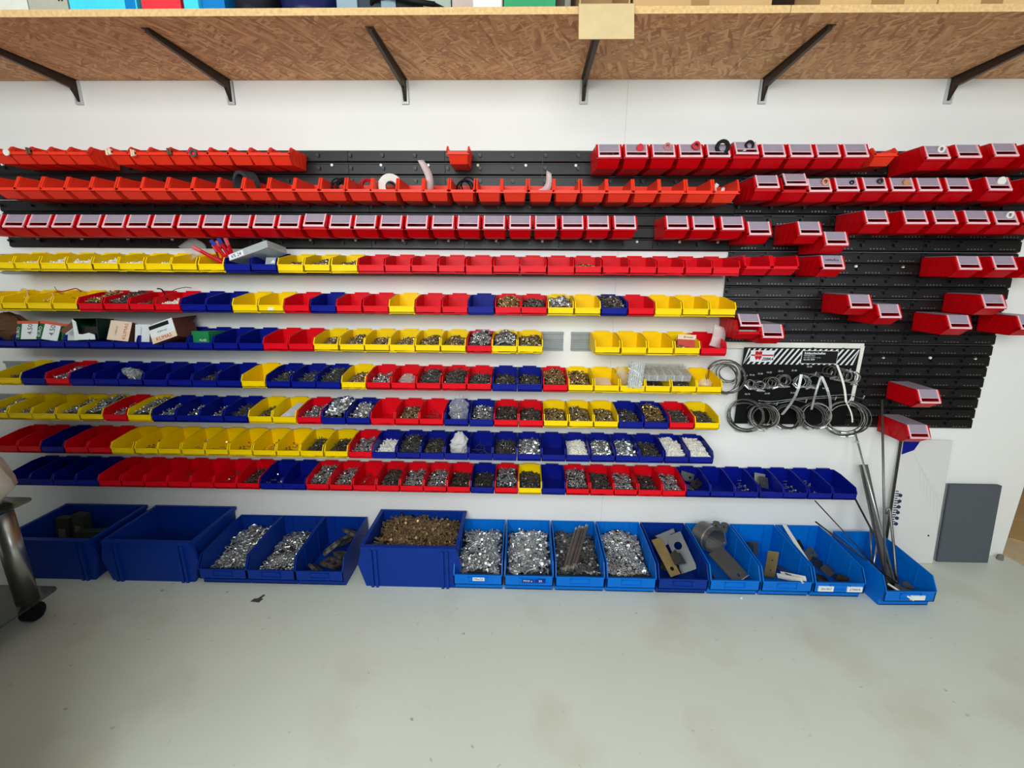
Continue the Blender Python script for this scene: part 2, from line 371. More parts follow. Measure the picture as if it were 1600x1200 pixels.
# ------------------------------------------------------------------ bins
def strip(b, prof, t, x0, x1):       # a wall that follows a profile line, thickened inwards
    for (y0, z0), (y1, z1) in zip(prof, prof[1:]):
        d = Vector((y1-y0, z1-z0)).normalized(); n = Vector((-d.y, d.x))*t
        b.prism([(y0, z0), (y1, z1), (y1+n.x, z1+n.y), (y0+n.x, z0+n.y)], x0, x1)
def taper(b, k, h): return b.xform(lambda p: Vector((p.x*(1-k*(1-min(p.z, h)/h)), p.y, p.z)))
def rail_bin_mesh(m, W=.1025, L=.16, h=.072, lip=.033, corner=(-.147, .057), t=.0022, ledge=.005, rz=.009, name='bin'):
    b = MB(); s = W/2
    side = [(0, 0), (0, h), (-L*.30, h), corner, (-L, lip+.004), (-L, rz), (-L+ledge, rz-.002), (-L+ledge, 0)]
    for x in (-s, s-t): b.prism(side, x, x+t)
    strip(b, [(0, h), (0, 0)], -t, -s, s); b.box(-s+t, s-t, -L+ledge, 0, 0, t)
    b.box(-s, s, -L, -L+t*1.3, rz-.002, lip); b.box(-s, s, -L, -L+ledge+t, rz-.002, rz+.001); b.box(-s+.004, s-.004, -L+ledge, -L+ledge+t, 0, rz)
    b.box(-s, s, -L-.0015, -L+.003, lip-.004, lip)                                     # lip bead
    for x in (-s, s-.004): b.prism([(corner[0], corner[1]), (corner[0]-.001, corner[1]+.001), (-L-.001, lip+.004), (-L-.001, lip), (-L+.004, lip), (corner[0]+.004, corner[1]-.004)], x, x+.004)
    return b.mesh(name, m)
rail_bins = {'R': rail_bin_mesh(rail_red), 'Y': rail_bin_mesh(yellow), 'B': rail_bin_mesh(blue)}
hookA = {k: MB().prism([(.002, .060), (.002, .078), (-.006, .078), (-.006, .072), (-.002, .072), (-.002, .060)], -.03, .03).mesh('hook', m) for k, m in (('R', rail_red), ('Y', yellow), ('B', blue))}
CN = {'R': 'red', 'Y': 'yellow', 'B': 'blue'}

# --- small goods heaped in the bins
def piece(b, kind, M, rr):
    def T(p): return M @ Vector(p)
    def cyl(p0, p1, r, n=5): 
        t = MB().tube([p0, p1], r, n); b.add([T(v) for v in t.v], t.f)
    if kind == 'screw': l = rr.uniform(.011, .02); cyl((0, 0, -l/2), (0, 0, l/2), .0014, 4); cyl((0, 0, l/2), (0, 0, l/2+.002), .0034, 6)
    elif kind == 'nail': l = rr.uniform(.03, .05); cyl((0, 0, -l/2), (0, 0, l/2), .0011, 4); cyl((0, 0, l/2), (0, 0, l/2+.001), .0028, 5)
    elif kind == 'nut': t = MB().ring((0, 0, 0), rr.uniform(.0038, .0056), .004, .0024, (0, 0, 1), 6); b.add([T(v) for v in t.v], t.f)
    elif kind == 'washer': t = MB().ring((0, 0, 0), rr.uniform(.005, .0066), .0014, .003, (0, 0, 1), 8); b.add([T(v) for v in t.v], t.f)
    elif kind == 'plug': l = rr.uniform(.018, .03); cyl((0, 0, -l/2), (0, 0, l/2), .0036, 6)
    elif kind == 'bolt': l = rr.uniform(.022, .034); cyl((0, 0, -l/2), (0, 0, l/2), .0032, 5); cyl((0, 0, l/2), (0, 0, l/2+.005), .0062, 6)
    elif kind == 'longscrew': l = rr.uniform(.045, .065); cyl((0, 0, -l/2), (0, 0, l/2), .0022, 4); cyl((0, 0, l/2), (0, 0, l/2+.002), .0052, 6)
    elif kind == 'link':
        l = rr.uniform(.016, .022); pts = [(math.cos(a)*.009, 0, math.sin(a)*.009+(l if math.sin(a) > 0 else -l)*.55) for a in [i*math.pi/5 for i in range(11)]]
        t = MB().tube(pts, .0019, 4, False); b.add([T(v) for v in t.v], t.f)
def heap_mesh(kind, m, W, L, fill, n, seed, back=.45, base_m=None, scale=1.):
    rr = random.Random(seed); b = MB(); nx, ny = 8, 10
    def hz(u, v): return fill*(1-back+back*1.3*v)*(1-.22*(2*u-1)**2)+fill*.10*math.sin(7*u+seed)*math.cos(9*v+seed*2)
    vs = []; fs = []
    for j in range(ny+1):
        for i in range(nx+1):
            u, v = i/nx, j/ny; vs.append(((u-.5)*W, -L*(1-v), max(.001, hz(u, v)-.003)))
    for j in range(ny):
        for i in range(nx): a = j*(nx+1)+i; fs.append((a, a+1, a+nx+2, a+nx+1))
    k = len(vs); vs += [(-W/2, -L, 0), (W/2, -L, 0), (W/2, 0, 0), (-W/2, 0, 0)]
    fs += [tuple([k]+[k+1]+list(range(nx, -1, -1))), tuple([k+2, k+3]+[ny*(nx+1)+i for i in range(nx+1)]),
           tuple([k+3, k]+[j*(nx+1) for j in range(ny+1)]), tuple([k+1, k+2]+[j*(nx+1)+nx for j in range(ny, -1, -1)])]
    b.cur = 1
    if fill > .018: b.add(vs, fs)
    b.cur = 0
    for _ in range(n):
        u, v = rr.uniform(.06, .94), rr.uniform(.04, .96); p = Vector(((u-.5)*W, -L*(1-v), hz(u, v)+rr.uniform(-.001, .003)*scale))
        tilt = R(rr.gauss(82, 16)) if kind in ('screw', 'nail', 'bolt', 'plug', 'longscrew') else R(rr.gauss(0, 32))
        if kind == 'link': tilt = R(rr.uniform(40, 100))
        M = Matrix.Translation(p) @ Matrix.Rotation(rr.uniform(0, 6.28), 4, 'Z') @ Matrix.Rotation(tilt, 4, 'X') @ Matrix.Scale(scale, 4)
        q0 = len(b.v); piece(b, kind, M, rr)
        for i in range(q0, len(b.v)):
            x, y, z = b.v[i]; b.v[i] = (min(max(x, -W/2), W/2), min(max(y, -L), 0), max(z, .001))
    return b.mesh(kind+'_heap', m, base_m or goods)
KIND = {'s': ('screw', steel, 'silver screws'), 'g': ('screw', gold, 'brassy yellow screws'), 'd': ('screw', goods, 'dull screws'), 'n': ('nut', brass, 'small nuts'),
        'w': ('washer', steel, 'zinc washers'), 'p': ('plug', white_pl, 'white plastic plugs'), 'l': ('nail', steel_d, 'loose steel nails'), 'b': ('bolt', steel, 'short zinc bolts'),
        'k': ('washer', goods, 'dull rings')}
heaps = {}
heap_core = mat('steel_gap_shade', (66, 64, 62), .5, .6)  # dark core colour paints shade into the gaps between pieces
def heap(code, fill, where, bx, bz, by, ix):
    kind, m, nm = KIND[code]; f = max(.015, round(fill/.008)*.008); key = (code, f, ix % 2)
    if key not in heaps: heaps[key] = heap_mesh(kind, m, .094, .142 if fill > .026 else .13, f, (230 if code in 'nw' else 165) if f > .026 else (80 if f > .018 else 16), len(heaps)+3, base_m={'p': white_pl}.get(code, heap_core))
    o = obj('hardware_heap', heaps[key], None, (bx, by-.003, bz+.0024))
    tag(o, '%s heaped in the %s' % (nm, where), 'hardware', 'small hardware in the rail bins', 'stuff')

ROWN = {4: 'top rail', 5: 'second rail', 6: 'third rail', 7: 'fourth rail', 8: 'fifth rail', 9: 'sixth rail', 10: 'bottom rail'}
RAILZ = {4: 1.353, 5: 1.195, 6: 1.039, 7: .879, 8: .722, 9: .567, 10: .408}       # height of the bin lips
BY = -.0135                                                                       # back of the bins
rows = {
 4: (-2.133, .106, 'Yp35 Yp40 Yp45 Yp45 Yp48 Yp40 Yp34 Y Y B B Yn38 Yn44 Yn42 R R R R R R R R Rn36 R R R R R'),
 5: (-2.231, .1059, 'Y Y Y Y Rg68 Rd64 Rd42 Rp38 B B Y Y R B R R Y R R B Rg54 Rd50 Ys58 Y Bd62 R Y Y Y'),
 6: (None, .1055, 'B B B B B B B B B B B R R Yn30 Yn40 Yn34 Yn36 Yn38 Yn42 Rw60 Yw62 Yn46'),
 7: (-2.2345, .1055, 'Yl30 B Rs52 B B B B B Bd30 B Y Bl34 Bl30 Bl46 Yn32 Rs32 R Rl52 Rl46 Rl32 Bd32 Bd32 Rg58 Yg50 Y Y Yd26 Yd32 Y'),
 8: (-2.335, .1056, 'Ys44 Ys32 Ys32 Ys48 Ys60 Rs34 Ys56 Bs30 Bs26 Bs26 Bl34 Yn26 Y Rs30 Bb60 Bb40 R Rn30 Rl20 B Bs42 Rd42 Rd32 Yn36 Yn42 Yn36 Bd32 Bg58 Rl36 Yd34'),
 9: (-2.335, .1054, 'R R B R R Y Yd18 Y Ys20 Ys16 Yd16 Yl20 Yd20 Yl26 Yd26 Rs36 Bp24 Bl44 Bd30 B Bl20 Bl30 Bb30 B Bp32 Bb36 Bb30 Bd30 Bp44 Bp50'),
 10: (-2.320, .105, 'B B B B R R R Rk16 R Rd16 Rd22 Bs16 B Rs50 Rs32 Rd20 Rd32 Rs36 Rs36 Rd26 Bd26 Rs44 Yd36 B Rs46 Rd32 Rw32 Rd26 Rw32 B B Bs12 B Bs16 Bs14 B')}
BIN = {}
def rail_bin(row, i, n, x, code, lipz, runname=''):
    c = code[0]; bz = lipz-.033; nm = '%s bin, %s from the left on the %s' % (CN[c], ordn(i+1), runname or ROWN[row])
    state = 'empty ' if len(code) == 1 else ''
    o = obj('storage_bin', rail_bins[c], None, (x, BY, bz), (0, R(rnd.uniform(-.15, .15)), R(rnd.uniform(-.5, .5))))
    tag(o, 'open-front plastic '+nm, 'bin', 'bins on the rails')
    obj('hook', hookA[c], o)
    if len(code) > 1: heap(code[1], int(code[2:])/1000, nm, x, bz, BY, i)
    BIN[(row, i)] = (x, bz)
for row, (x0, pitch, s) in rows.items():
    codes = s.split(); lz = RAILZ[row]
    if row == 6:
        xa = on_y(24, 534, -.172).x; xb = on_y(849, 541, -.172).x; pitch = (xb-xa)/21; x0 = xa-pitch
    for i, c in enumerate(codes): rail_bin(row, i, len(codes), x0+(i+.5)*pitch, c, lz)
    rows[row] = (x0, pitch, len(codes))
xa = on_y(929, 541, -.172).x; xb = on_y(1136, 544, -.172).x
for i, c in enumerate('Y Y Y Yn30 R'.split()): rail_bin(60, i, 5, xa+(i+.5)*(xb-xa)/5, c, RAILZ[6], 'short third-level rail piece')
# rails
def rail(x0, x1, lipz, lab):
    z = lipz-.033; t = thing('mounting_rail', lab, 'rail', (0, 0, z), group='aluminium bin rails')
    obj('web', MB().box(x0, x1, -.005, -.0004, -.012, .066).mesh('web', alu), t)
    obj('upper_flange', MB().prism([(-.004, .063), (-.012, .060), (-.012, .070), (-.004, .070)], x0, x1).mesh('upper_flange', alu), t)
    obj('lower_flange', MB().box(x0, x1, -.0125, -.004, -.012, -.006).mesh('lower_flange', alu), t)
    obj('groove_rib', MB().prism([(-.004, .025), (-.008, .027), (-.008, .034), (-.004, .036)], x0, x1).mesh('groove_rib', alu), t)
for row, (x0, pitch, n) in rows.items():
    if row == 6: continue
    x1 = x0+n*pitch-(.01 if row != 4 else -.008); z = RAILZ[row]
    rail(x0-.15 if row < 9 else x0+.02, x1, z, 'long aluminium rail carrying the bins, %s' % ROWN[row])
rail(rows[6][0]-.15, on_y(880, 530).x, RAILZ[6], 'aluminium rail of the third level, ending at the gap')
rail(on_y(892, 530).x, xb-.012, RAILZ[6], 'short aluminium rail right of the gap, third level')

# --- hanging bins on the black panels
def hang_bin_mesh(m, W=.094, h=.077, lip=.032, t=.0022, L=.165, name='bin', flare=.22, ribs=True):
    b = MB(); s = W/2; k = L/.165
    side = [(0, 0), (0, h), (-.138*k, h), (-.143*k, h-.002), (-L, lip+.002), (-L+.004, lip-.010), (-.132*k, 0)]
    for x in (-s, s-t): b.prism(side, x, x+t)
    strip(b, [(0, h), (0, 0)], -t, -s, s); b.box(-s, s, -.132*k, 0, 0, t)
    b.prism([(-.132*k, 0), (-L+.003, lip-.008), (-L+.003, lip), (-L+.006, lip), (-L+.006, lip-.008), (-.129*k, 0)], -s, s)
    if ribs:
        for x in (-s-.0012, s-.001):
            for q in (.25, .5, .75):
                y0 = -.132*k*q; b.prism([(y0, .004), (y0-.030, h-.004), (y0-.033, h-.004), (y0-.003, .004)], x, x+.0022)
    b = taper(b, flare, h)
    b.box(-s-.001, s+.001, -L-.005, -L+.004, lip-.007, lip+.003)                         # lip flange
    for x in (-s-.001, s-.005): b.prism([(-.138*k, h+.001), (-.146*k, h+.001), (-L-.005, lip+.003), (-L-.005, lip-.004), (-L+.004, lip-.004), (-.136*k, h-.006)], x, x+.006)
    return b.mesh(name, m)
hang_open = hang_bin_mesh(open_red); hang_small = hang_bin_mesh(open_red, W=.083, h=.058, lip=.034, L=.14, name='small_bin'); hang_lid = hang_bin_mesh(peg_red, W=.091, name='lidded_bin', flare=.14)
hang_win = hang_bin_mesh(rail_red, W=.10, h=.072, lip=.03, name='wide_bin', flare=.1)
def lid_meshes(W=.080, h=.077, lip=.032, L=.167):
    s = W/2; b = MB(); b.box(-s, s, -.140, -.004, h+.001, h+.0026)
    p0, p1 = Vector((-.142, h+.0015)), Vector((-L-.004, lip+.001)); d = p1-p0
    q = p0+d*.66; nrm = Vector((-d.y, d.x)).normalized()*.0016
    b.prism([(p0.x, p0.y), (q.x, q.y), (q.x+nrm.x, q.y+nrm.y), (p0.x+nrm.x, p0.y+nrm.y)], -s, s)
    e = MB()
    for x in (-s, s-.005): e.prism([(p0.x, p0.y), (p1.x, p1.y), (p1.x-.0035, p1.y), (p0.x-.0035, p0.y+.001)], x, x+.005)
    e.box(-s, s, p1.x-.004, p1.x+.002, p1.y-.004, p1.y+.003)
    e.box(-s, s, q.x-.003, q.x-.001, q.y-.001, q.y+.001)
    return b.mesh('lid', lid_m), e.mesh('lid_rim', rim_m)
lid_me, rim_me = lid_meshes()
hang_hook = {m.name: MB().box(-.03, .03, -.001, .010, .055, .066).mesh('hook', m) for m in (open_red, peg_red, rail_red)}
HY = -.016
def hang(px0, px1, py, lab, kind='lid', raised=0, lip=.037, group='red bins hung on the black panels'):
    me = {'lid': hang_lid, 'open': hang_open, 'small': hang_small, 'win': hang_win}[kind]; mm = me.materials[0]
    lp = {'lid': .032, 'open': .032, 'small': .034, 'win': .03}[kind]; L = .14 if kind == 'small' else .165
    p = on_y((px0+px1)/2, py, HY-L); x, z = p.x, p.z-lp+(.004 if kind != 'lid' else .002)
    o = obj('hanging_bin', me, None, (x, HY, z), (0, R(rnd.uniform(-.3, .3)), R(rnd.uniform(-.6, .6)))); tag(o, lab, 'bin', group)
    obj('hook', hang_hook[mm.name], o)
    if kind == 'lid':
        l = obj('lid', lid_me, o, (0, 0, .078 if raised else 0), (R(-raised), 0, 0)) if False else obj('lid', lid_me, o)
        obj('lid_rim', rim_me, l)
        if raised:
            l.location = (0, 0, .0); l.rotation_euler = (R(-raised), 0, 0); l.location = Vector((0, 0, .078)) - Matrix.Rotation(R(-raised), 3, 'X') @ Vector((0, 0, .078))
    return o, x, z
def run(edge0, edge1, n, y0, y1, fmt, kind, inset=2., start=1, raised={}):
    xs = [on_y(edge0, y0, HY-.165).x, on_y(edge1, y1, HY-.165).x]; out = []
    for i in range(n):
        # equal steps in the room, back to the pixel row for the height
        f0, f1 = i/n, (i+1)/n
        a = edge0+(edge1-edge0)*f0; b_ = edge0+(edge1-edge0)*f1; y = y0+(y1-y0)*(f0+f1)/2
        o, x, z = hang(a+inset, b_-inset, y, fmt % ordn(start+i), kind, raised.get(i, 0))
        x = xs[0]+(xs[1]-xs[0])*(i+.5)/n; o.location.x = x; out.append((x, o.location.z))
    return out
small_a = run(-28, 128, 5, 240, 241, 'small orange-red open bin, %s from left in the top-left group', 'small')
small_b = run(161, 447, 9, 241, 242, 'small orange-red open bin, %s from left in the second top group', 'small')
hang(697, 733, 240, 'single orange-red open bin hanging alone in the top row', 'small')
run(930, 1359, 10, 246, 246, 'red lidded bin, %s from left in the ten-bin top run', 'lid', raised={5: 3})
hang(1362, 1404, 243, 'orange open bin at the right of the ten lidded top bins', 'small')
for k, (a, b_, y) in enumerate(((1446, 1481, 249), (1494, 1530, 247), (1552, 1589, 245), (1608, 1646, 245))):
    hang(a, b_, y, 'red lidded bin, %s right of the orange open bin in the top row' % ordn(k+1))
row2 = run(-12.5, 1155, 29, 296, 302, 'orange-red open bin, %s from left in the long second row', 'open')
for k, (a, b_, y) in enumerate(((1181, 1214, 297), (1225, 1258, 299), (1263, 1297, 300), (1306, 1340, 299), (1350, 1383, 298.5), (1392, 1425, 299), (1434, 1468, 299), (1480, 1514, 299), (1542, 1577, 298), (1606, 1640, 300))):
    hang(a, b_, y, 'red lidded bin, %s right of the orange bins in the second row' % ordn(k+1), raised={0: 2, 1: 6}.get(k, 0))
run(-34, 996, 26, 355, 358, 'red lidded bin, %s from left in the long third row', 'lid', raised={13: 2})
for k, (a, b_, y) in enumerate(((1042, 1075, 358), (1083, 1117, 358.5), (1128, 1161, 359))):
    hang(a, b_, y, 'red lidded bin, %s of three right of the third row gap' % ordn(k+1))
hang(1170, 1203, 367, 'red lidded bin hanging slightly lower than the three beside it')
hang(1247, 1281, 367, 'red lidded bin above and left of a stepped-down neighbour, third row')
hang(1289, 1323, 383, 'red lidded bin hanging one step below its left neighbour, third row')
for k, (a, b_, y) in enumerate(((1352, 1386, 350), (1413, 1447, 350), (1459, 1494, 350), (1509, 1543, 350), (1553, 1588, 351), (1598, 1634, 351))):
    hang(a, b_, y, 'red lidded bin, %s from left in the right-hand third row' % ordn(k+1))
hang(1165, 1203, 419, 'open red bin right of the top rail, the left of two', 'win'); hang(1207, 1246, 419, 'open red bin right of the top rail, the right of two', 'win')
hang(1283, 1317, 420, 'red lidded bin with dark writing beside two open red bins')
wr_x = on_y(1298, 405, -.16)
o = obj('lettering', text_mesh('wkładka', .016, ink)); 
o.parent = [q for q in col.objects if q.get('label', '').startswith('red lidded bin with dark writing')][0]; o.location = (0, -.1525, .063); o.rotation_euler = (R(58), 0, 0)
for k, (a, b_, y) in enumerate(((1498, 1530, 421), (1551, 1586, 421), (1606, 1640, 422))):
    hang(a, b_, y, 'red lidded bin, %s of three at the right panel edge' % ordn(k+1))
hang(1327, 1361, 481, 'red lidded bin above left of the middle stepped pair'); hang(1372, 1405, 496, 'red lidded bin lower right of the middle stepped pair')
hang(1536, 1567, 481, 'red lidded bin upper one of the right stepped group'); hang(1482, 1515, 513, 'red lidded bin lower left of the right stepped group'); hang(1593, 1626, 514, 'red lidded bin cut off by the right picture edge')
hang(1154, 1184, 520, 'red bin with its lid raised above a silver packet', raised=9); hang(1190, 1222, 527, 'red lidded bin just above the hose clamp board')
hang(1436, 1466, 629, 'red lidded bin alone low on the black panel'); hang(1420, 1450, 684, 'lowest red lidded bin, under the black panel edge')
p = on_y(1170, 520, -.165); tag(obj('packet', MB().box(-.038, .038, -.012, .012, 0, .022).mesh('packet', mat('silver_foil', (200, 204, 206), .25, .6)), None, (p.x, -.150, p.z-.012)), 'silver packet poking out of the bin with raised lid', 'packet')

# samples stuck on lids and lips
def disc(px, py, y, r, m, lab, hole=True, th=.004, name='sample_ring', tiltx=0):
    p = on_y(px, py, y); b = MB()
    if hole: b.ring((0, 0, 0), r, th, r*.45, (0, 1, 0), 16)
    else: b.tube([(0, -th/2, 0), (0, th/2, 0)], r, 16)
    tag(obj(name, b.mesh(name, m, smooth=False), None, (p.x, y, p.z), (R(tiltx), 0, 0)), lab, 'fitting')
grom = mat('grey_grommet_rubber', (70, 78, 90), .5); cop = mat('copper_fitting', (206, 140, 110), .35, .5); pinkr = mat('red_rubber', (200, 40, 56), .5)
disc(10, 238, -.166, .012, white_pl, 'white cap sample on the first top-left bin', False)
disc(302, 239, -.166, .014, grom, 'grey rubber grommet on a small orange-red top bin')
disc(1000, 231, -.172, .013, pinkr, 'solid red plug on the second lidded top bin', False, .01)
disc(1043, 229, -.172, .013, mat('pale_red_rubber', (200, 110, 110), .5), 'pale red ring on the third lidded top bin')
disc(1087, 228, -.172, .014, pinkr, 'short red tube end on the fourth lidded top bin', True, .02)
disc(1129, 230, -.176, .026, black_d, 'large black rubber ring on the fifth lidded top bin', True, .008)
disc(1171, 227, -.172, .017, black_d, 'thin black rubber ring on the sixth lidded top bin', True, .005)
disc(1471, 233, -.172, .013, white_pl, 'white cap stuck on a lidded bin in the top right run')
disc(1289, 284, -.172, .013, cop, 'copper ring on a lidded bin in the second row', True, .01)
disc(1331, 285, -.172, .008, black_d, 'tiny black ring on a lidded bin in the second row')
disc(1375, 283, -.172, .010, dark_st, 'dark metal ring on a lidded bin in the second row', True, .008)
disc(1415, 285, -.172, .011, cop, 'pale copper elbow on a lidded bin in the second row', False, .01)
disc(1565, 283, -.172, .015, white_pl, 'plain white button on the last lidded second row bin', False)
disc(1578, 336, -.172, .013, white_pl, 'white ring cap on a lidded bin in the third row right')
for px, py, wd, m, lab in ((45, 236, .016, card_d, 'brown wooden peg on the second top-left bin'), (170, 237, .02, cream, 'cream block on the first bin of the second top group'), (208, 239, .014, cream, 'pair of cream pegs on the second bin of the second top group'), (265, 237, .016, card_d, 'brown clip on the fourth bin of the second top group')):
    p = on_y(px, py, -.166); b = MB().box(-wd/2, -wd*.08, -.004, .004, -.012, .012).box(wd*.08, wd/2, -.004, .004, -.010, .010).box(-wd/2, wd/2, -.002, .004, -.003, .003)
    tag(obj('sample_peg', b.mesh('sample_peg', m), None, (p.x, -.166, p.z)), lab, 'fitting')

# things standing in the open bins of the second row
def in_row2(i): return row2[i]
x, z = in_row2(9)
b = MB().ring((0, 0, 0), .048, .05, .012, (.5, 1, .1), 22); tag(obj('rubber_roll', b.mesh('rubber_roll', mat('dark_grey_rubber', (58, 62, 66), .4)), None, (x+.01, -.09, z+.066)), 'dark grey roll of tape sticking out of an orange bin', 'roll')
x, z = in_row2(15)
t = thing('spool', 'white plastic spool standing in a second row orange bin', 'spool', (x, -.10, z+.055), (0, 0, R(25)))
obj('flange', MB().ring((0, -.015, 0), .048, .004, .026, (0, 1, 0), 22).mesh('flange', white_pl), t); obj('flange', MB().ring((0, .015, 0), .048, .004, .026, (0, 1, 0), 22).mesh('flange', white_pl), t)
obj('hub', MB().ring((0, 0, 0), .024, .03, .006, (0, 1, 0), 16).mesh('hub', grom), t)
def coil(i, m, lab, n=3, r=.026, dz=.058):
    x, z = in_row2(i); rr = random.Random(i); b = MB()
    for k in range(n):
        ax = Vector((rr.uniform(-.7, .7), 1, rr.uniform(-.4, .4))).normalized(); u = ax.orthogonal().normalized(); v = ax.cross(u); c = Vector((rr.uniform(-.018, .018), 0, rr.uniform(-.01, .008)))
        b.tube([c+u*r*math.cos(a)+v*r*math.sin(a) for a in [q*math.pi/8 for q in range(17)]], .0032, 6, False)
    tag(obj('cable_coil', b.mesh('cable_coil', m, smooth=True), None, (x, -.09, z+dz)), lab, 'cable')
coil(13, black_d, 'black cable coil in a second row orange bin', 5); coil(14, mat('red_wire', (180, 20, 30), .4), 'thin red wire loops in a second row orange bin', 3, .022)
coil(18, black_d, 'brown-black wire loops in a second row orange bin', 4, .03)
bagpink = mat('pale_pink_film', (226, 205, 205), .3, alpha=.75)
def slip(px, py0, y, wd, h, m, lab, rz=0, lean=8, ry=0, name='plastic_bag', cat='bag'):
    p = on_y(px, py0, y); b = MB(); n = 6; vs = []; fs = []
    for j in range(n+1):
        f = j/n
        for sx in (-.5, .5):
            for ty in (-.002, .002): vs.append((sx*wd*(1-.25*f)+.012*math.sin(f*4), ty+.008*math.sin(f*5+sx), f*h))
    for j in range(n):
        a = j*4
        for q0, q1 in ((0, 2), (2, 3), (3, 1), (1, 0)): fs.append((a+q0, a+q1, a+4+q1, a+4+q0))
    fs += [(0, 1, 3, 2), (n*4, n*4+2, n*4+3, n*4+1)]; b.add(vs, fs)
    tag(obj(name, b.mesh(name, m, smooth=True), None, (p.x, y, p.z), (R(-lean), R(ry), R(rz))), lab, cat)
slip(672, 296, -.13, .03, .105, bagpink, 'narrow clear bag standing up in a second row bin', 30, ry=-12)
slip(846, 300, -.13, .028, .075, bagpink, 'pale plastic strip leaning out of a second row bin', 0, ry=28)
x, z = in_row2(28)
for k, (dx, rz) in enumerate(((-.022, 20), (-.006, -25), (.016, 70))):
    tag(obj('plastic_elbow', MB().tube([(0, 0, 0), (0, 0, .03), (.012, 0, .042)], .008, 8).mesh('plastic_elbow', white_pl, smooth=True), None, (x+dx, -.10, z+.03), (R(10), R(rz*.4), R(rz))),
        ('upright white pipe elbow', 'slanted white pipe elbow', 'rightmost white pipe elbow')[k]+' in the last orange bin of row two', 'fitting')

# ------------------------------------------------------------------ things in and on the rail bins
def bin_at(row, i): return BIN[(row, i)]
def crumple(name, wd, dp, h, m, lab, loc, rot=(0, 0, 0), seed=1, cat='bag', inner=None, n=16, k=8):
    rr = random.Random(seed); b = MB(); vs = []; fs = []
    for j in range(k+1):
        f = j/k; q = (.75+.35*math.sin(f*2.6))*(1-.72*f**3)
        for i in range(n):
            a = 2*math.pi*i/n; e = 1+.16*rr.uniform(-1, 1); vs.append((wd/2*math.cos(a)*q*e, dp/2*math.sin(a)*q*e, h*f+.006*rr.uniform(-1, 1)*(0 < j)))
    for j in range(k):
        for i in range(n): fs.append((j*n+i, j*n+(i+1) % n, (j+1)*n+(i+1) % n, (j+1)*n+i))
    fs += [tuple(range(n-1, -1, -1)), tuple(k*n+i for i in range(n))]; b.add(vs, fs)
    o = tag(obj(name, b.mesh(name, m), None, loc, rot), lab, cat)
    if inner:
        kd, mm = inner; hm = MB(); r2 = random.Random(seed+5)
        for _ in range(46):
            a, q, f = r2.uniform(0, 6.28), r2.uniform(0, .36), r2.uniform(.05, .7)
            M = Matrix.Translation((wd*q*math.cos(a), dp*q*math.sin(a), h*f)) @ Matrix.Rotation(r2.uniform(0, 6), 4, 'Z') @ Matrix.Rotation(r2.uniform(.2, 1.5), 4, 'X'); piece(hm, kd, M, r2)
        c = obj('contents', hm.mesh('contents', mm), o); c['kind'] = 'stuff'
    return o
x, z = bin_at(7, 5); crumple('plastic_bag', .085, .05, .095, bag_m, 'clear bag of bolts lying in a blue bin, fourth rail', (x+.005, -.10, z+.012), (R(50), 0, R(-30)), 3, inner=('bolt', steel))
x, z = bin_at(8, 19); crumple('plastic_bag', .088, .08, .11, bag_m, 'full clear bag of screws standing in a blue bin, fifth rail', (x, -.10, z+.006), (R(-6), 0, 0), 4, inner=('screw', steel))
x, z = bin_at(9, 19); crumple('plastic_bag', .08, .06, .10, mat('milky_polythene', (226, 224, 222), .25, alpha=.65), 'milky plastic bag of papers in a blue bin, sixth rail', (x, -.11, z+.008), (R(4), R(6), 0), 6)
x, z = bin_at(7, 16); crumple('plastic_bag', .075, .07, .045, mat('grey_film', (190, 176, 170), .3, alpha=.7), 'crumpled clear film in a red bin, fourth rail', (x, -.09, z+.004), seed=8)
x, z = bin_at(7, 28); crumple('plastic_bag', .06, .04, .03, bag_m, 'small clear packet in the last yellow bin, fourth rail', (x, -.12, z+.02), seed=9)
x, z = bin_at(7, 24); tag(obj('paper_slip', MB().box(-.035, .035, -.05, .05, 0, .0015).mesh('paper_slip', cream), None, (x, -.08, z+.02), (R(12), 0, 0)), 'cream paper slip in a yellow bin, fourth rail', 'paper')
x, z = bin_at(8, 12); t = thing('carton', 'small white box lying in a yellow bin on the fifth rail', 'carton', (x, -.10, z+.03), (R(20), R(-8), R(-24)))
obj('body', MB().box(-.02, .02, -.055, .055, -.012, .012).mesh('body', paper), t); obj('wrap', MB().box(-.027, .027, -.062, .062, -.015, -.008).mesh('wrap', clear_m), t)
# clear sorting box with compartments across three yellow bins
x, z = bin_at(7, 26); t = thing('sorting_box', 'flat clear sorting box resting across yellow bins, fourth rail', 'box', (x+.035, -.10, z+.062), (R(14), 0, 0))
def sorting_box(t, W, L, hh, seed):
    b = MB(); tt = .002
    b.box(-W/2, W/2, -L/2, L/2, 0, tt)
    for a in (-W/2, W/2-tt): b.box(a, a+tt, -L/2, L/2, 0, hh)
    for a in (-L/2, L/2-tt): b.box(-W/2, W/2, a, a+tt, 0, hh)
    obj('tray', b.mesh('tray', clear_m), t); obj('lid', MB().box(-W/2-.002, W/2+.002, -L/2-.002, L/2+.002, hh, hh+.003).mesh('lid', clear_m), t)
    n = 6
    for k in range(1, n): obj('divider', MB().box(-W/2+W*k/n-.001, -W/2+W*k/n+.001, -L/2, L/2, 0, hh-.002).mesh('divider', white_pl), t)
    hm = MB(); rr = random.Random(seed)
    for _ in range(120):
        M = Matrix.Translation((rr.uniform(-.47, .47)*W, rr.uniform(-.46, .46)*L, rr.uniform(.1, .75)*hh)) @ Matrix.Rotation(rr.uniform(0, 6), 4, 'Z') @ Matrix.Rotation(1.4, 4, 'X'); piece(hm, 'screw', M, rr)
    c = obj('contents', hm.mesh('contents', steel), t); c['kind'] = 'stuff'
sorting_box(t, .205, .11, .026, 2)
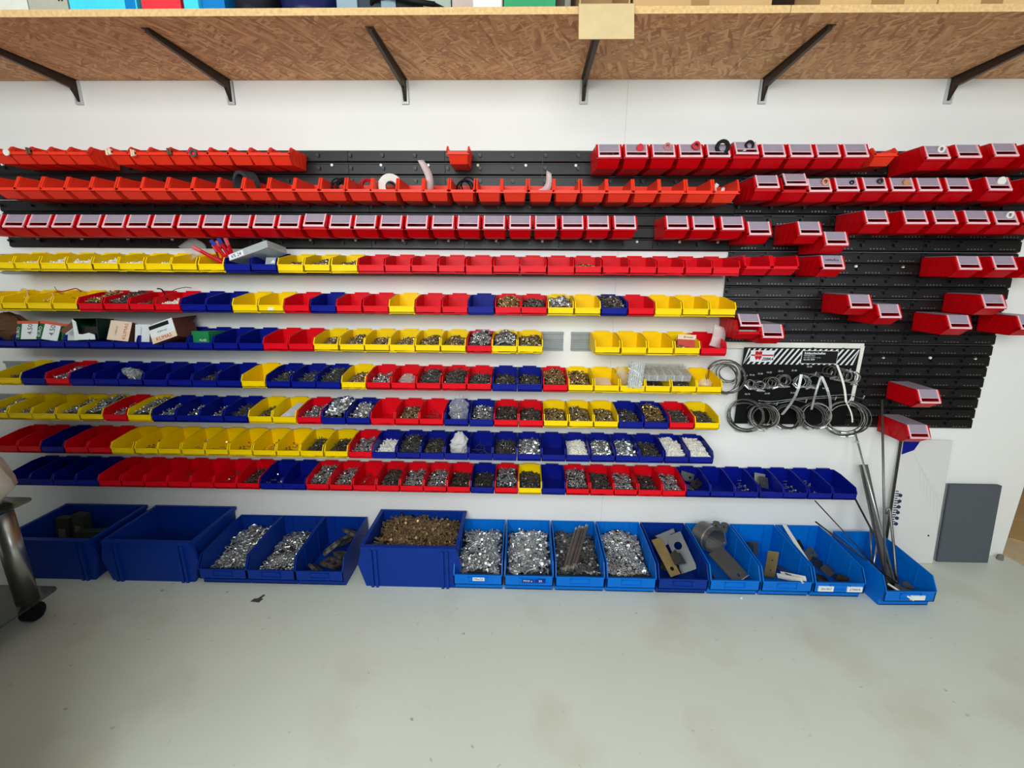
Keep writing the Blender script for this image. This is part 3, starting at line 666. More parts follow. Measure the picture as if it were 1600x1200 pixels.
x, z = bin_at(7, 25); t = thing('sorting_box', 'small clear sorting box standing upright in a yellow bin', 'box', (x+.012, -.150, z+.072), (R(80), R(6), 0))
sorting_box(t, .055, .10, .024, 4)
x, z = bin_at(7, 25); crumple('plastic_bag', .05, .03, .085, bag_m, 'clear bag behind the upright sorting box, fourth rail', (x-.02, -.11, z+.02), (0, R(-14), 0), 12)
# third level: boxes of screws
def sbox(px, py, y, W, Dp, Hh, rot, body, name, lab, front=None, letters=(), top=None):
    p = on_y(px, py, y); t = thing(name, lab, 'carton', tuple(p), rot)
    obj('body', MB().box(-W/2, W/2, 0, Dp, -Hh/2, Hh/2).mesh('body', body), t)
    if front: f = obj('label', MB().box(-W/2+front[0], W/2-front[1], -.0012, .002, -Hh/2+front[2], Hh/2-front[3]).mesh('label', front[4]), t)
    if top: obj('stripe', MB().box(-W/2, W/2, -.0016, .002, Hh/2-top[0], Hh/2).mesh('stripe', top[1]), t)
    for (s, sz, dx, dz, m, rz) in letters: obj('lettering', text_mesh(s, sz, m), t, (dx, -.002, dz), (R(90), R(rz), 0))
    return t
brown_b = mat('maroon_brown_card', (92, 52, 42), .45); red_s = mat('orange_red_stripe', (206, 92, 66), .6)
gl = lambda s: ((s, .03, .012, .004, ink, 0), ('6.0 S', .008, .012, -.018, ink, 0), ('EURO', .016, -.033, -.006, paper, -90))
sbox(43, 516, -.155, .082, .10, .078, (R(-20), R(0), R(6)), green_m, 'screw_carton', 'green carton with white label and orange stripe, left of two', (.019, .002, .001, .012, paper), (('4.50', .026, .012, .004, ink, -90), ('EURO', .017, -.033, -.008, paper, -90)), (.012, red_s))
sbox(77, 517, -.155, .078, .10, .078, (R(-20), R(10), R(10)), green_m, 'screw_carton', 'tilted green carton with white label, right of two', (.019, .002, .001, .012, paper), (('4.50', .026, .012, .004, ink, -90), ('EURO', .017, -.031, -.008, paper, -90)), (.012, red_s))
sbox(110, 519, -.15, .075, .09, .07, (R(-16), 0, 0), green_m, 'screw_carton', 'green carton mostly hidden behind the torn open one', (.018, .002, .001, .01, paper), (), (.01, red_s))
# torn-open dark green carton
p = on_y(134, 514, -.165); t = thing('torn_carton', 'torn-open dark green carton with a dark hollow front', 'carton', tuple(p), (R(-8), 0, R(14)))
b = MB(); b.box(-.04, -.038, 0, .11, -.042, .044); b.box(.04, .042, 0, .11, -.042, .044); b.box(-.04, .042, .108, .11, -.042, .044); b.box(-.04, .042, 0, .11, -.042, -.040); b.box(-.04, .042, .0, .11, .042, .044)
obj('body', b.mesh('body', green_d), t); obj('torn_edge', MB().prism([(-.042, -.044), (.03, -.044), (.03, -.024), (.01, -.016), (-.012, -.022), (-.026, -.02), (-.03, .03), (-.042, .042)], -.003, 0, 'y').mesh('torn_edge', paper), t)
obj('flap', MB().prism([(-.042, .03), (-.085, -.005), (-.075, -.02), (-.042, .005)], -.006, -.003, 'y').mesh('flap', card_d), t); obj('contents', MB().box(-.036, .038, .03, .1, -.04, .01).mesh('contents', dark_st), t)
kl = lambda: (('KLIMAS', .022, .027, .0, inkpale, -90),)
sbox(187, 517, -.16, .088, .09, .082, (R(-22), R(5), R(0)), brown_b, 'screw_carton', 'brown carton with upright red KLIMAS lettering', (0, 0, 0, 0, cream), (('KLIMAS', .021, .025, 0, inkpale, -90), ('TORX 5,0', .009, -.012, .0, slate, -90)))
sbox(225, 521, -.15, .074, .09, .075, (R(-16), 0, 0), brown_b, 'screw_carton', 'brown carton with pale label half hidden behind the tilted one', (0, .012, 0, 0, paper), (('WKRET', .010, -.01, .012, greyb, -90),))
t = sbox(254, 517, -.185, .108, .12, .078, (R(-16), R(-19), R(3)), brown_b, 'screw_carton', 'tilted glossy brown carton with red KLIMAS lettering below its label', (0, 0, 0, 0, cream), (('KLIMAS', .021, 0, -.027, inkpale, 0), ('TORX 6,0', .010, .0, .0, slate, 0)), None)
obj('label', MB().box(-.053, .053, -.0018, .002, -.016, .038).mesh('label', paper), t); obj('dark_band', MB().box(-.051, .036, -.0024, .002, .018, .034).mesh('dark_band', ink), t); obj('flap', MB().prism([(0, .037), (.11, .037), (.15, .075), (.147, .077)], -.05, .05).mesh('flap', brown_b), t)
for c in t.children:
    if c.name.startswith('lettering'): c.location.y = -.003
sbox(313, 527, -.145, .076, .11, .05, (R(-6), 0, R(-4)), mat('mid_green_card', (30, 130, 78), .5), 'screw_carton', 'flat mid-green carton lying in the third rail blue bins', None, (('4x40', .016, .012, -.012, paper, 0),))
p = on_y(8, 485, -.12); crumple('paper_bag', .16, .09, .11, mat('brown_paper', (96, 66, 46), .8), 'brown paper bag at the left end of the third rail', (p.x-.02, -.10, BIN[(6, 0)][1]+.03), seed=21)
x, z = BIN[(60, 3)]; t = thing('screw_carton', 'red carton with a cream top stripe in a yellow bin', 'carton', (x+.018, -.11, z+.045), (R(-12), 0, R(-16)))
obj('body', MB().box(-.035, .035, 0, .05, -.03, .02).mesh('body', mat('brick_red_card', (196, 70, 58), .6)), t); f = obj('stripe', MB().box(-.0355, .0355, -.001, .051, .012, .032).mesh('stripe', cream), t); obj('lettering', text_mesh('Bi-metal', .011, ink), f, (.006, -.0022, .022), UPRIGHT)
x, z = BIN[(60, 4)]; p = on_y(1115, 540, -.14); slip(1117, 542, -.13, .065, .085, bagpink, 'pink plastic sleeve leaning out of the red end bin', 15, ry=14)
# top rail: markers, clear case, film
x, z = bin_at(4, 8)
mk = [(-.045, 'red', 20, 58, 0), (.0, 'red', 40, 30, .01), (.015, 'red', 55, 20, .015), (.03, 'red', 60, 12, .01), (-.02, 'orange', 85, 10, .0), (.03, 'darkred', 80, -14, -.005), (-.03, 'darkred', 82, 22, -.01)]
mcol = {'red': mat('red_marker_plastic', (206, 22, 38), .35), 'orange': mat('orange_marker_plastic', (235, 150, 30), .35), 'darkred': mat('maroon_marker_plastic', (150, 20, 40), .35)}
capb = mat('blue_cap_plastic', (50, 70, 160), .35); mlab = ('tallest red marker leaning left over the top rail', 'red marker with a blue cap in the marker bundle', 'red marker behind the blue-capped one', 'red marker against the clear case', 'orange marker lying low in the bundle', 'maroon marker lying at the front right', 'maroon marker lying at the front left')
mbody = {k: MB().tube([(0, 0, -.06), (0, 0, .04)], .0075, 8).mesh('barrel', m, smooth=False) for k, m in mcol.items()}
mcap = MB().tube([(0, 0, .04), (0, 0, .062), (0, 0, .064)], [.0082, .0082, .005], 8).mesh('cap', capb); mcapr = MB().tube([(0, 0, .04), (0, 0, .068), (0, 0, .07)], [.0082, .008, .006], 8).mesh('cap', mat('rosy_cap_plastic', (224, 90, 96), .35))
for k, (dx, c, tilt, lean, dz) in enumerate(mk):
    t = thing('marker', mlab[k], 'marker', (x+.012+dx, -.115+.006*k, z+.062+dz), (R(tilt*.35), R(-lean if k != 5 else 80), R(tilt*.5)), 'markers in the top rail bin')
    obj('barrel', mbody[c], t); obj('cap', mcap if k in (1, 2) else mcapr, t)
p = on_y(296, 405, -.05); slip(306, 402, -.07, .11, .075, bag_m, 'large clear film bag behind the markers, top rail', -10, ry=-28)
x, z = bin_at(4, 9); t = thing('sorting_box', 'tilted clear plastic case resting on blue bins beside markers', 'box', (x+.055, -.12, z+.072), (R(-12), R(-17), R(-6)))
b = MB().prism([(-.09, -.012), (-.09, .012), (-.03, .016), (.09, .016), (.09, -.012)], -.05, .06, 'y'); obj('body', b.mesh('body', mat('cloudy_case_plastic', (190, 196, 198), .2, alpha=.72)), t)
f = obj('label', MB().box(-.086, -.02, -.0515, -.049, -.010, .011).mesh('label', paper), t); obj('lettering', text_mesh('6% 24', .019, slate), f, (-.053, -.0525, 0), UPRIGHT)
x, z = bin_at(4, 10); t = thing('small_case', 'little clear case with an embossed mark in a blue bin', 'case', (x+.01, -.12, z+.03), (R(-10), 0, 0))
obj('body', MB().prism([(-.035, 0), (.035, 0), (.03, .03), (-.03, .03)], 0, .05, 'y').mesh('body', mat('cloudy_case_plastic', (190, 196, 198))), t); obj('mark', MB().prism([(-.012, .008), (.012, .008), (0, .022)], -.002, 0, 'y').mesh('mark', paper), t)
# second rail: cords in the yellow bins, label
def cord(pts, r, m, lab, name='cord'):
    P = [on_y(px, py, y) for px, py, y in pts]; Q = []
    for i in range(len(P)-1):                          # Catmull-Rom
        p0, p1, p2, p3 = P[max(i-1, 0)], P[i], P[i+1], P[min(i+2, len(P)-1)]
        for k in range(6):
            s = k/6; Q.append(.5*((2*p1)+(p2-p0)*s+(2*p0-5*p1+4*p2-p3)*s*s+(3*p1-p0-3*p2+p3)*s**3))
    Q.append(P[-1]); return tag(obj(name, MB().tube(Q, r, 6).mesh(name, m, smooth=True)), lab, 'cord')
cord([(42, 468, -.10), (32, 456, -.06), (36, 451, -.05), (42, 454, -.06), (44, 466, -.1)], .0022, cream, 'pale cord loop rising from the left yellow bin')
cord([(69, 470, -.11), (70, 460, -.08), (77, 456, -.06), (84, 462, -.08), (74, 470, -.11)], .0022, cream, 'cream cord loop in the second yellow bin')
cord([(86, 456, -.05), (100, 455, -.05), (112, 452, -.05), (120, 451, -.05), (127, 456, -.07)], .0022, inkred, 'red cord lying along the second rail')
cord([(85, 448, -.04), (92, 457, -.05), (108, 463, -.08), (124, 468, -.11)], .0012, steel_d, 'stiff dark wire across the third yellow bin')
cord([(246, 451, -.05), (252, 452, -.07), (257, 458, -.09), (262, 468, -.11)], .0028, black_d, 'short thick black cable end above a red bin')
cord([(266, 457, -.07), (275, 452, -.06), (290, 449, -.05), (299, 450, -.05)], .0014, black_d, 'thin frayed black wire reaching right over blue bins')
x, z = bin_at(5, 11); obj('label', MB().box(-.012, .012, -.1625, -.1600, .012, .022).mesh('label', paper), [o for o in col.objects if o.get('label', '') == 'open-front plastic yellow bin, twelfth from the left on the second rail'][0])
# bottom rail: loose plates and cards
def plate_in(x, z, y, Lp, Wp, hx, rot, m, lab, name='metal_plate'):
    M = Matrix.Identity(4); tag(obj(name, MB().plate_hole(Lp, Wp, .003, hx, min(Wp, Lp)*.16, M).mesh(name, m), None, (x, y, z), rot), lab, 'plate')
x, z = bin_at(10, 29)
plate_in(x-.01, z+.045, -.06, .07, .04, .015, (R(70), R(20), R(10)), steel_d, 'upright dull plate at the back of the first right-hand blue bin'); plate_in(x+.02, z+.030, -.10, .06, .035, 0, (R(30), R(-10), R(40)), dark_st, 'dark brown plate lying in the first right-hand blue bin')
plate_in(x-.02, z+.02, -.11, .06, .04, .01, (R(10), R(8), R(80)), steel_d, 'flat dull plate low in the first right-hand blue bin')
x, z = bin_at(10, 32); plate_in(x+.0, z+.045, -.07, .055, .05, .05*.2, (R(65), R(12), R(8)), steel, 'pale square plate standing in a bottom rail blue bin', 'bracket_plate'); plate_in(x+.015, z+.035, -.085, .05, .05, 0, (R(60), R(20), R(20)), steel_d, 'second square plate leaning in front of the pale one', 'bracket_plate')

# ------------------------------------------------------------------ hose clamp board
P0, P1, P2 = on_y(1163, 543, -.03), on_y(1346, 541, -.03), on_y(1148, 662, -.03)
bx0, bx1, bz0, bz1 = .965, P1.x, P2.z, P0.z
t = thing('display_board', 'black hose clamp display board with zebra-striped header and logo', 'display board', ((bx0+bx1)/2, -.027, bz0)); BW, BH = bx1-bx0, bz1-bz0
obj('board', MB().box(-BW/2, BW/2, 0, .004, 0, BH).mesh('board', mat('matt_black_board', (11, 11, 12), .6, spec=.2)), t)
obj('edge_strip', MB().box(BW/2, BW/2+.016, -.001, .005, BH*.28, BH+.012).mesh('edge_strip', white_pl), t); obj('edge_strip', MB().box(-BW/2-.09, BW/2+.016, .004, .010, BH-.004, BH+.022).mesh('edge_strip', white_pl), t)
hd = obj('header', MB().box(-BW/2, BW/2, -.001, .001, BH-.075, BH).mesh('header', ink), t)
b = MB(); z0, z1 = BH-.073, BH-.004
x = -BW/2-.03
while x < BW/2:
    q = [(x, z0), (x+.009, z0), (x+.056, z1), (x+.047, z1)]
    q = [(min(max(u, -BW/2+.002), BW/2-.002), v) for u, v in q]
    if q[2][0]-q[0][0] > .02: b.prism(q, -.0018, -.001, 'y')
    x += .0235
obj('stripes', b.mesh('stripes', paper), hd)
lg = obj('logo_plate', MB().box(-BW/2+.028, -BW/2+.128, -.003, -.001, BH-.062, BH-.012).mesh('logo_plate', paper), t); lx = -BW/2+.062
s_ = MB().prism([(lx-.014, BH-.016), (lx-.003, BH-.016), (lx, BH-.022), (lx+.003, BH-.016), (lx+.014, BH-.016), (lx+.014, BH-.043), (lx+.007, BH-.055), (lx, BH-.046), (lx-.007, BH-.055), (lx-.014, BH-.043)], -.005, -.003, 'y')
obj('emblem', s_.mesh('emblem', inkred), lg); obj('bar', MB().box(-BW/2+.03, -BW/2+.126, -.004, -.003, BH-.036, BH-.030).mesh('bar', inkred), lg)
obj('lettering', text_mesh('WÜRTH', .0085, paper), lg, (lx, -.0056, BH-.034), UPRIGHT); obj('lettering', text_mesh('ZEBRA', .0165, ink, .3, bold=.0006), lg, (-BW/2+.103, -.0036, BH-.050), UPRIGHT)
tp = obj('title_plate', MB().box(BW*.0+.0, BW*.0+.155, -.003, -.001, BH-.068, BH-.010).mesh('title_plate', paper), t); obj('title_face', MB().box(.002, .153, -.004, -.002, BH-.066, BH-.012).mesh('title_face', ink), tp)
for s, sz, dz, bo in (('Schlauchschellen', .0135, .022, .0004), ('W4 DIN 3017', .008, .033, 0), ('hose clamps, band 9 + 12 mm', .006, .041, 0), ('Art.-Nr. 0539', .0085, .050, .0002)):
    me = text_mesh(s, sz, paper, bold=bo); xs_ = [v.co.x for v in me.vertices]; obj('lettering', me, tp, (.010-min(xs_), -.0045, BH-dz), UPRIGHT)
for k, (px, py, s) in enumerate(((1165, 587, '8-12'), (1175, 586, '10-16'), (1188, 584, '12-20'), (1202, 582, '16-25'), (1220, 580, '20-32'), (1241, 579, '25-40'), (1265, 573, '32-50'), (1294, 568, '40-60'), (1168, 616, '50-70'), (1199, 615, '60-80'), (1239, 614, '70-90'), (1290, 607, '90-110'))):
    p = on_y(px, py, -.029); obj('size_lettering', text_mesh(s, .010, paper), t, (p.x-(bx0+bx1)/2, -.0012, p.z-bz0), UPRIGHT)
# hooks, and clamps hung on them
hookm = MB().tube([(0, 0, 0), (0, -.09, .012), (0, -.094, .026)], .0026, 6).mesh('hook', steel)
def clamp(px, py, y, r, wid, lab, tilt=(0, 1, 0), m=None, n=22):
    p = on_y(px, py, y); m = m or steel_d
    ax = Vector(tilt).normalized(); t = thing('hose_clamp', lab, 'hose clamp', tuple(p), group='hose clamps on the display board')
    obj('band', MB().ring((0, 0, 0), r, wid, .002, ax, n).mesh('band', m), t)
    u = ax.cross(Vector((0, 0, 1))).normalized(); v = u.cross(ax); a = rnd.uniform(3.9, 5.4); c = (u*math.cos(a)+v*math.sin(a))*(r+.004); d = (-u*math.sin(a)+v*math.cos(a))
    obj('screw_housing', MB().tube([c-d*.009, c+d*.009], .0048, 8).mesh('screw_housing', steel), t); obj('screw', MB().tube([c+d*.009, c+d*.017], .0034, 6).mesh('screw', steel), t)
    return t
hooks = [(1178, 600), (1193, 600), (1209, 596), (1225, 592), (1253, 583), (1277, 582), (1304, 578), (1196, 628), (1239, 624), (1283, 620), (1325, 618)]
for k, (px, py) in enumerate(hooks):
    p = on_y(px, py, -.029); obj('hook', hookm, t, (p.x-(bx0+bx1)/2, 0, p.z-bz0))
cn = 0
def bundle(px, py, r, n, wid, where, y0=-.045, dy=-.012, spread=3, ax=.7, m=None):
    for k in range(n):
        pos = ('rearmost', 'second from the board', 'third from the board', 'fourth from the board', 'fifth from the board', 'sixth from the board', 'seventh from the board', 'eighth from the board')[k]
        if k == n-1: pos = 'frontmost'
        clamp(px+1.6*(k-n/2)+rnd.uniform(-spread, spread), py+rnd.uniform(-spread, spread)*.6, y0+dy*k, r*rnd.uniform(.86, 1.08), wid*1.3, 'steel hose clamp, %s %s' % (pos, where), (ax+rnd.uniform(-.3, .35), 1, rnd.uniform(-.3, .3)), m)
bundle(1136, 589, .072, 4, .010, 'in the loose bunch left of the board', spread=6)
bundle(1139, 584, .040, 3, .009, 'of the small rings inside the loose bunch', y0=-.06)
bundle(1163, 650, .078, 3, .010, 'of the big rings at the lower left corner', spread=7)
bundle(1193, 650, .055, 7, .009, 'in the first lower bundle')
bundle(1231, 651, .052, 6, .009, 'in the second lower bundle')
bundle(1271, 650, .056, 7, .009, 'in the third lower bundle')
bundle(1320, 652, .075, 6, .010, 'in the large lower right bundle', spread=6)
bundle(1175, 600, .016, 4, .008, 'of the tiny rings, first upper hook', spread=3)
bundle(1188, 601, .019, 4, .008, 'of the tiny rings, second upper hook', spread=3)
bundle(1205, 598, .021, 4, .008, 'of the small rings, third upper hook', spread=3)
bundle(1225, 595, .024, 5, .008, 'of the small rings, fourth upper hook', spread=3)
bundle(1254, 596, .026, 5, .009, 'of the small rings, fifth upper hook', spread=3, m=steel)
bundle(1273, 594, .028, 5, .009, 'of the small rings, sixth upper hook', spread=3)
for k in range(7): clamp(1296+k*6.2, 580+k*1.6, -.05-.006*k, .026, .010, 'steel hose clamp in the slanting row at the board top right, %s from left' % ordn(k+1), (.9, .7, .1), steel if k > 3 else steel_d)
for k, (a, b_, lab) in enumerate((((1252, 585), (1222, 648), 'flat steel strap hanging from the board centre'), ((1282, 590), (1268, 640), 'narrow bent steel strap right of centre'), ((1284, 588), (1296, 655), 'bowed steel strap hanging over the third bundle'), ((1308, 570), (1322, 628), 'white strip at the board upper right'), ((1322, 628), (1332, 660), 'pale rod below the white strip'), ((1335, 600), (1323, 632), 'thin wire link right of the white strip'))):
    p, q = on_y(*a, -.11), on_y(*b_, -.12); d = q-p; wd = (.012, .009, .012, .009, .006, .002)[k]; b = MB(); n = 6; pts = [p+d*(i/n)+Vector((.010*math.sin(math.pi*i/n)*(1, -1, 1, 0, 0, 0)[k], -.012*math.sin(math.pi*i/n), 0)) for i in range(n+1)]
    vs = []; fs = []
    for pt in pts: vs += [pt+Vector((-wd/2, 0, 0)), pt+Vector((wd/2, 0, 0)), pt+Vector((wd/2, .0015, 0)), pt+Vector((-wd/2, .0015, 0))]
    for i in range(n):
        for q_ in range(4): fs.append((i*4+q_, i*4+(q_+1) % 4, i*4+4+(q_+1) % 4, i*4+4+q_))
    fs += [(3, 2, 1, 0), (n*4, n*4+1, n*4+2, n*4+3)]; b.add(vs, fs); tag(obj('steel_strap', b.mesh('steel_strap', steel if k < 3 else white_pl)), lab, 'strap')
for pts, lab in (([(1185, 626), (1210, 627), (1250, 622), (1300, 618), (1335, 616)], 'long thin wire rod across the board middle'), ([(1185, 630), (1215, 630), (1250, 624), (1318, 621)], 'second thin wire rod just under the first')):
    cord([(a, b_, -.06) for a, b_ in pts], .0016, steel, lab, 'wire_rod')

# ------------------------------------------------------------------ floor bins
def crate_mesh(m, name): return rail_bin_mesh(m, W=.208, L=.322, h=.152, lip=.083, corner=(-.292, .136), t=.004, ledge=.020, rz=.036, name=name)
crate = {'L': crate_mesh(lblue, 'crate'), 'N': crate_mesh(nblue, 'crate')}
crib = {k: (MB().box(-.0025, .0025, -.004, .004, .006, .132).mesh('rib', m), MB().box(-.002, .002, -.0025, .0025, .01, .146).mesh('rib', m)) for k, m in (('L', lblue), ('N', nblue))}
cardh = {k: MB().box(-.042, .042, -.3255, -.322, .047, .050).box(-.042, .042, -.3255, -.322, .070, .073).box(-.042, -.039, -.3255, -.322, .047, .073).box(.039, .042, -.3255, -.322, .047, .073).mesh('card_holder', m) for k, m in (('L', lblue), ('N', nblue))}
FB = []
def floor_bin(x, c, lab, y=-.012, rz=0.):
    o = tag(obj('floor_bin', crate[c], None, (x, y, .0), (0, 0, R(rz))), lab, 'bin', 'large bins on the floor')
    for q in (-1, 1):
        for yy in (-.10, -.23): obj('rib', crib[c][0], o, (q*.100, yy, 0))
        obj('rib', crib[c][1], o, (q*.06, -.0055, 0))
    obj('card_holder', cardh[c], o); return o
navx = [-1.385+.2108*(i+.5) for i in range(3)]
for x, lab in zip(navx, ('navy floor bin full of chain links', 'navy floor bin with shackles and loops between two navy bins', 'navy floor bin with dark buckles')): floor_bin(x, 'N', lab)
lx_ = [-.284+.2165*(i+.5) for i in range(8)]
llab = ('bright blue floor bin of small bolts beside the big navy bin', 'bright blue floor bin of short bolts, dark marks on its front', 'bright blue floor bin with long threaded bolts on top', 'bright blue floor bin full of flat washers',
        'navy floor bin of angle plates between bright blue bins', 'bright blue floor bin holding a round metal collar', 'bright blue floor bin with an upright yellowish angle', 'bright blue floor bin with two white number labels')
LB = [floor_bin(x, 'N' if i == 4 else 'L', llab[i]) for i, x in enumerate(lx_)]
# last bin, pulled forward
endb = floor_bin(1.585, 'L', 'bright blue floor bin at the right end holding rods', y=-.055, rz=1.5)
def fheap(x, kind, m, fill, n, lab, seed, back=.3, scale=1., W=.194, L=.264, base=None):
    tag(obj('hardware_heap', heap_mesh(kind, m, W, L, fill, n, seed, back, base or heap_core, scale), None, (x, -.03, .004)), lab, 'hardware', None, 'stuff')
fheap(navx[0], 'link', steel, .078, 210, 'silver chain links heaped in the left navy floor bin', 31, .55, 1.5)
fheap(navx[1], 'link', steel, .058, 220, 'smaller silver loops heaped in the middle navy floor bin', 32, .5, 1.0)
fheap(lx_[0], 'bolt', steel, .092, 560, 'small zinc bolts filling the first bright blue bin', 33, .35, .9)
fheap(lx_[1], 'bolt', steel, .092, 420, 'short thick bolts filling the second bright blue bin', 34, .35, 1.15)
fheap(lx_[2], 'bolt', steel_d, .085, 420, 'dark bolts filling the third bright blue bin', 35, .3, 1.1)
fheap(lx_[3], 'washer', steel, .10, 760, 'flat washers filling the fourth bright blue bin', 36, .42, 1.25)
# four long bolts lying on the third heap
for k in range(4):
    t = thing('long_bolt', ('leftmost', 'second', 'third', 'rightmost')[k]+' of the long threaded bolts lying across the heap', 'bolt', (lx_[2]-.030+.0165*k, -.205+.006*k, .128+.006*(k % 2)), Vector((.30, .80, .30)).to_track_quat('Z', 'Y').to_euler(), 'long threaded bolts')
    obj('shank', MB().tube([(0, 0, -.105), (0, 0, .105)], .0072, 10).mesh('shank', steel_d), t); obj('head', MB().tube([(0, 0, -.117), (0, 0, -.104)], .0125, 6).mesh('head', steel), t); obj('tip', MB().tube([(0, 0, .105), (0, 0, .118)], .0074, 10).mesh('tip', steel), t)
# labels on the fronts
def flabel(o, x0, x1, txt, z0=.036, z1=.058, m=paper, tm=ink):
    z0 += .014; z1 += .014
    l = obj('label', MB().box(x0, x1, -.3268, -.3225, z0, z1).mesh('label', m), o)
    if txt: obj('lettering', text_mesh(txt, .015, tm), l, ((x0+x1)/2, -.3272, (z0+z1)/2), UPRIGHT)
flabel(LB[0], -.022, .028, 'M6x20', .042, .058); flabel(LB[1], -.028, .02, 'M10 x', .038, .056, nblue, paper); flabel(LB[1], .026, .07, '30', .038, .056, nblue, paper)
flabel(LB[7], -.088, -.026, '301407', .028, .052); flabel(LB[7], .030, .092, '274404', .028, .052)
flabel(endb, .0, .06, '', .030, .050)
# navy bin 3: dark buckles
for k in range(6):
    b = MB().box(-.024, .024, -.004, .004, -.02, -.012).box(-.024, .024, -.004, .004, .012, .02).box(-.024, -.016, -.004, .004, -.02, .02).box(.016, .024, -.004, .004, -.02, .02).box(-.004, .004, -.003, .003, -.02, .02)
    tag(obj('buckle', b.mesh('buckle', mat('grey_brown_metal', (92, 88, 80), .5, .4)), None, (navx[2]+(-.04, .01, .05, -.02, .035, .06)[k], -.26+.034*k, .03+.016*k), (R(50+rnd.uniform(-30, 30)), R(rnd.uniform(-30, 30)), R(rnd.uniform(-60, 60))), (1.7, 1.7, 1.7)),
        ('front left', 'front middle', 'front right', 'middle', 'rear right', 'rearmost')[k]+' grey-brown buckle in the right navy bin', 'buckle')
# plates and angles
def fplate(name, lab, x, y, z, rot, Lp, Wp, m, hx=0., hr=None, bend=0., cat='plate'):
    b = MB().plate_hole(Lp, Wp, .004, hx, hr or Wp*.14, Matrix.Identity(4))
    t = thing(name, lab, cat, (x, y, z), rot); obj('plate', b.mesh('plate', m), t)
    if bend: obj('bent_leg', MB().box(-Lp/2, -Lp/2+.004, -Wp/2, Wp/2, 0, bend).mesh('bent_leg', m), t)
    return t
def aim(d, n):
    d = Vector(d).normalized(); n = Vector(n); n = (n-d*n.dot(d)).normalized(); return Matrix((d, n.cross(d), n)).transposed().to_euler()
olive = mat('yellow_passivated_steel', (150, 132, 88), .35, .6, var=.15); gun = mat('gunmetal', (96, 98, 100), .38, .7)
X = lx_[4]
fplate('angle_plate', 'brass-toned plate with a dark hole leaning in the navy angle bin', X-.035, -.20, .095, aim((.32, -.75, -.55), (.1, -.6, 1)), .17, .05, olive, .055, .009)
fplate('angle_plate', 'grey plate at the back of the navy angle bin', X-.0, -.09, .118, aim((1, .2, .35), (-.1, -1, .5)), .10, .055, gun, .028, .009, .04)
fplate('angle_plate', 'dark folded bracket in the middle of the navy angle bin', X+.02, -.20, .085, (R(30), R(8), R(24)), .06, .05, gun, .0, .004, .045)
fplate('angle_plate', 'wide grey plate leaning on the right side of the navy angle bin', X+.052, -.15, .085, aim((.25, -.7, -.6), (-.6, -.6, .8)), .17, .075, gun, -.03, .018)
fplate('angle_plate', 'flat dull plate under the others in the navy angle bin', X, -.17, .045, (R(12), R(6), R(70)), .17, .08, dark_st, .04, .01)
X = lx_[5]
t = thing('pipe_collar', 'round zinc pipe collar with two upright lugs', 'collar', (X-.035, -.115, .145), (R(10), 0, R(-18)))
obj('ring', MB().ring((0, 0, 0), .058, .085, .003, (.75, -.8, .25), 28).mesh('ring', steel_d, smooth=False), t); obj('inner_band', MB().ring((.012, -.013, .004), .0600, .006, .004, (.75, -.8, .25), 28).mesh('inner_band', steel), t)
for dx in (.012, .046): obj('lug', MB().prism([(dx, .035), (dx+.03, .035), (dx+.03, .082), (dx+.024, .088), (dx+.006, .088), (dx, .082)], .010, .014, 'y').mesh('lug', steel_d), t); obj('lug_hole', MB().tube([(dx+.015, .009, .064), (dx+.015, .0145, .064)], .004, 8).mesh('lug_hole', ink), t)
t = fplate('base_plate', 'broad steel foot plate with keyhole below the collar', X+.012, -.235, .088, aim((.5, -.75, -.42), (0, -.5, 1)), .15, .082, gun, .055, .007)
obj('turned_edge', MB().box(.0745, .0785, -.041, .041, -.02, .003).mesh('turned_edge', steel), t)
fplate('strap_plate', 'pale narrow strap standing right of the collar', X+.05, -.08, .13, (R(80), R(70), R(20)), .12, .03, steel, .04, .005); fplate('angle_plate', 'bright small plate at the front of the collar bin', X+.05, -.27, .04, (R(20), R(4), R(60)), .09, .04, steel, .02, .006); fplate('angle_plate', 'dark rusty strip at the left of the collar bin', X-.07, -.25, .045, (R(10), R(-20), R(100)), .12, .03, dark_st, .03, .005)
X = lx_[6]
t = thing('corner_angle', 'yellowish steel angle standing upright in a bright blue bin', 'angle', (X-.005, -.215, .012), (R(-4), R(2), R(-8)))
obj('upright_leg', MB().plate_hole(.12, .046, .004, .02, .0035, Matrix.Translation((0, 0, .065)) @ Matrix.Rotation(R(90), 4, 'Y') @ Matrix.Rotation(R(90), 4, 'X') @ Matrix.Rotation(R(0), 4, 'Z')).mesh('upright_leg', olive) if False else MB().prism([(-.023, 0), (.023, 0), (.023, .125), (-.023, .125)], -.002, .002, 'y').mesh('upright_leg', olive), t)
obj('foot_leg', MB().box(-.023, .023, -.002, .05, 0, .004).mesh('foot_leg', olive), t)
for z in (.035, .085): obj('hole', MB().tube([(.0, -.0028, z), (.0, .0, z)], .0032, 8).mesh('hole', ink), t)
t = thing('u_channel', 'short white U-channel poking over the bin lip', 'channel', (X+.045, -.285, .055), (R(-24), 0, R(28)))
obj('web', MB().box(-.014, .014, -.06, .05, 0, .002).mesh('web', white_pl), t); obj('side', MB().box(-.014, -.012, -.06, .05, 0, .022).mesh('side', white_pl), t); obj('side', MB().box(.012, .014, -.06, .05, 0, .022).mesh('side', white_pl), t)
fplate('angle_plate', 'dark angle plate behind the yellowish angle', X-.035, -.10, .08, (R(70), R(10), R(14)), .07, .06, gun, .01, .006, .05); fplate('angle_plate', 'long flat bar lying along the right side of the angle bin', X+.062, -.17, .03, (R(4), R(20), R(86)), .22, .035, gun, .08, .005)
X = lx_[7]
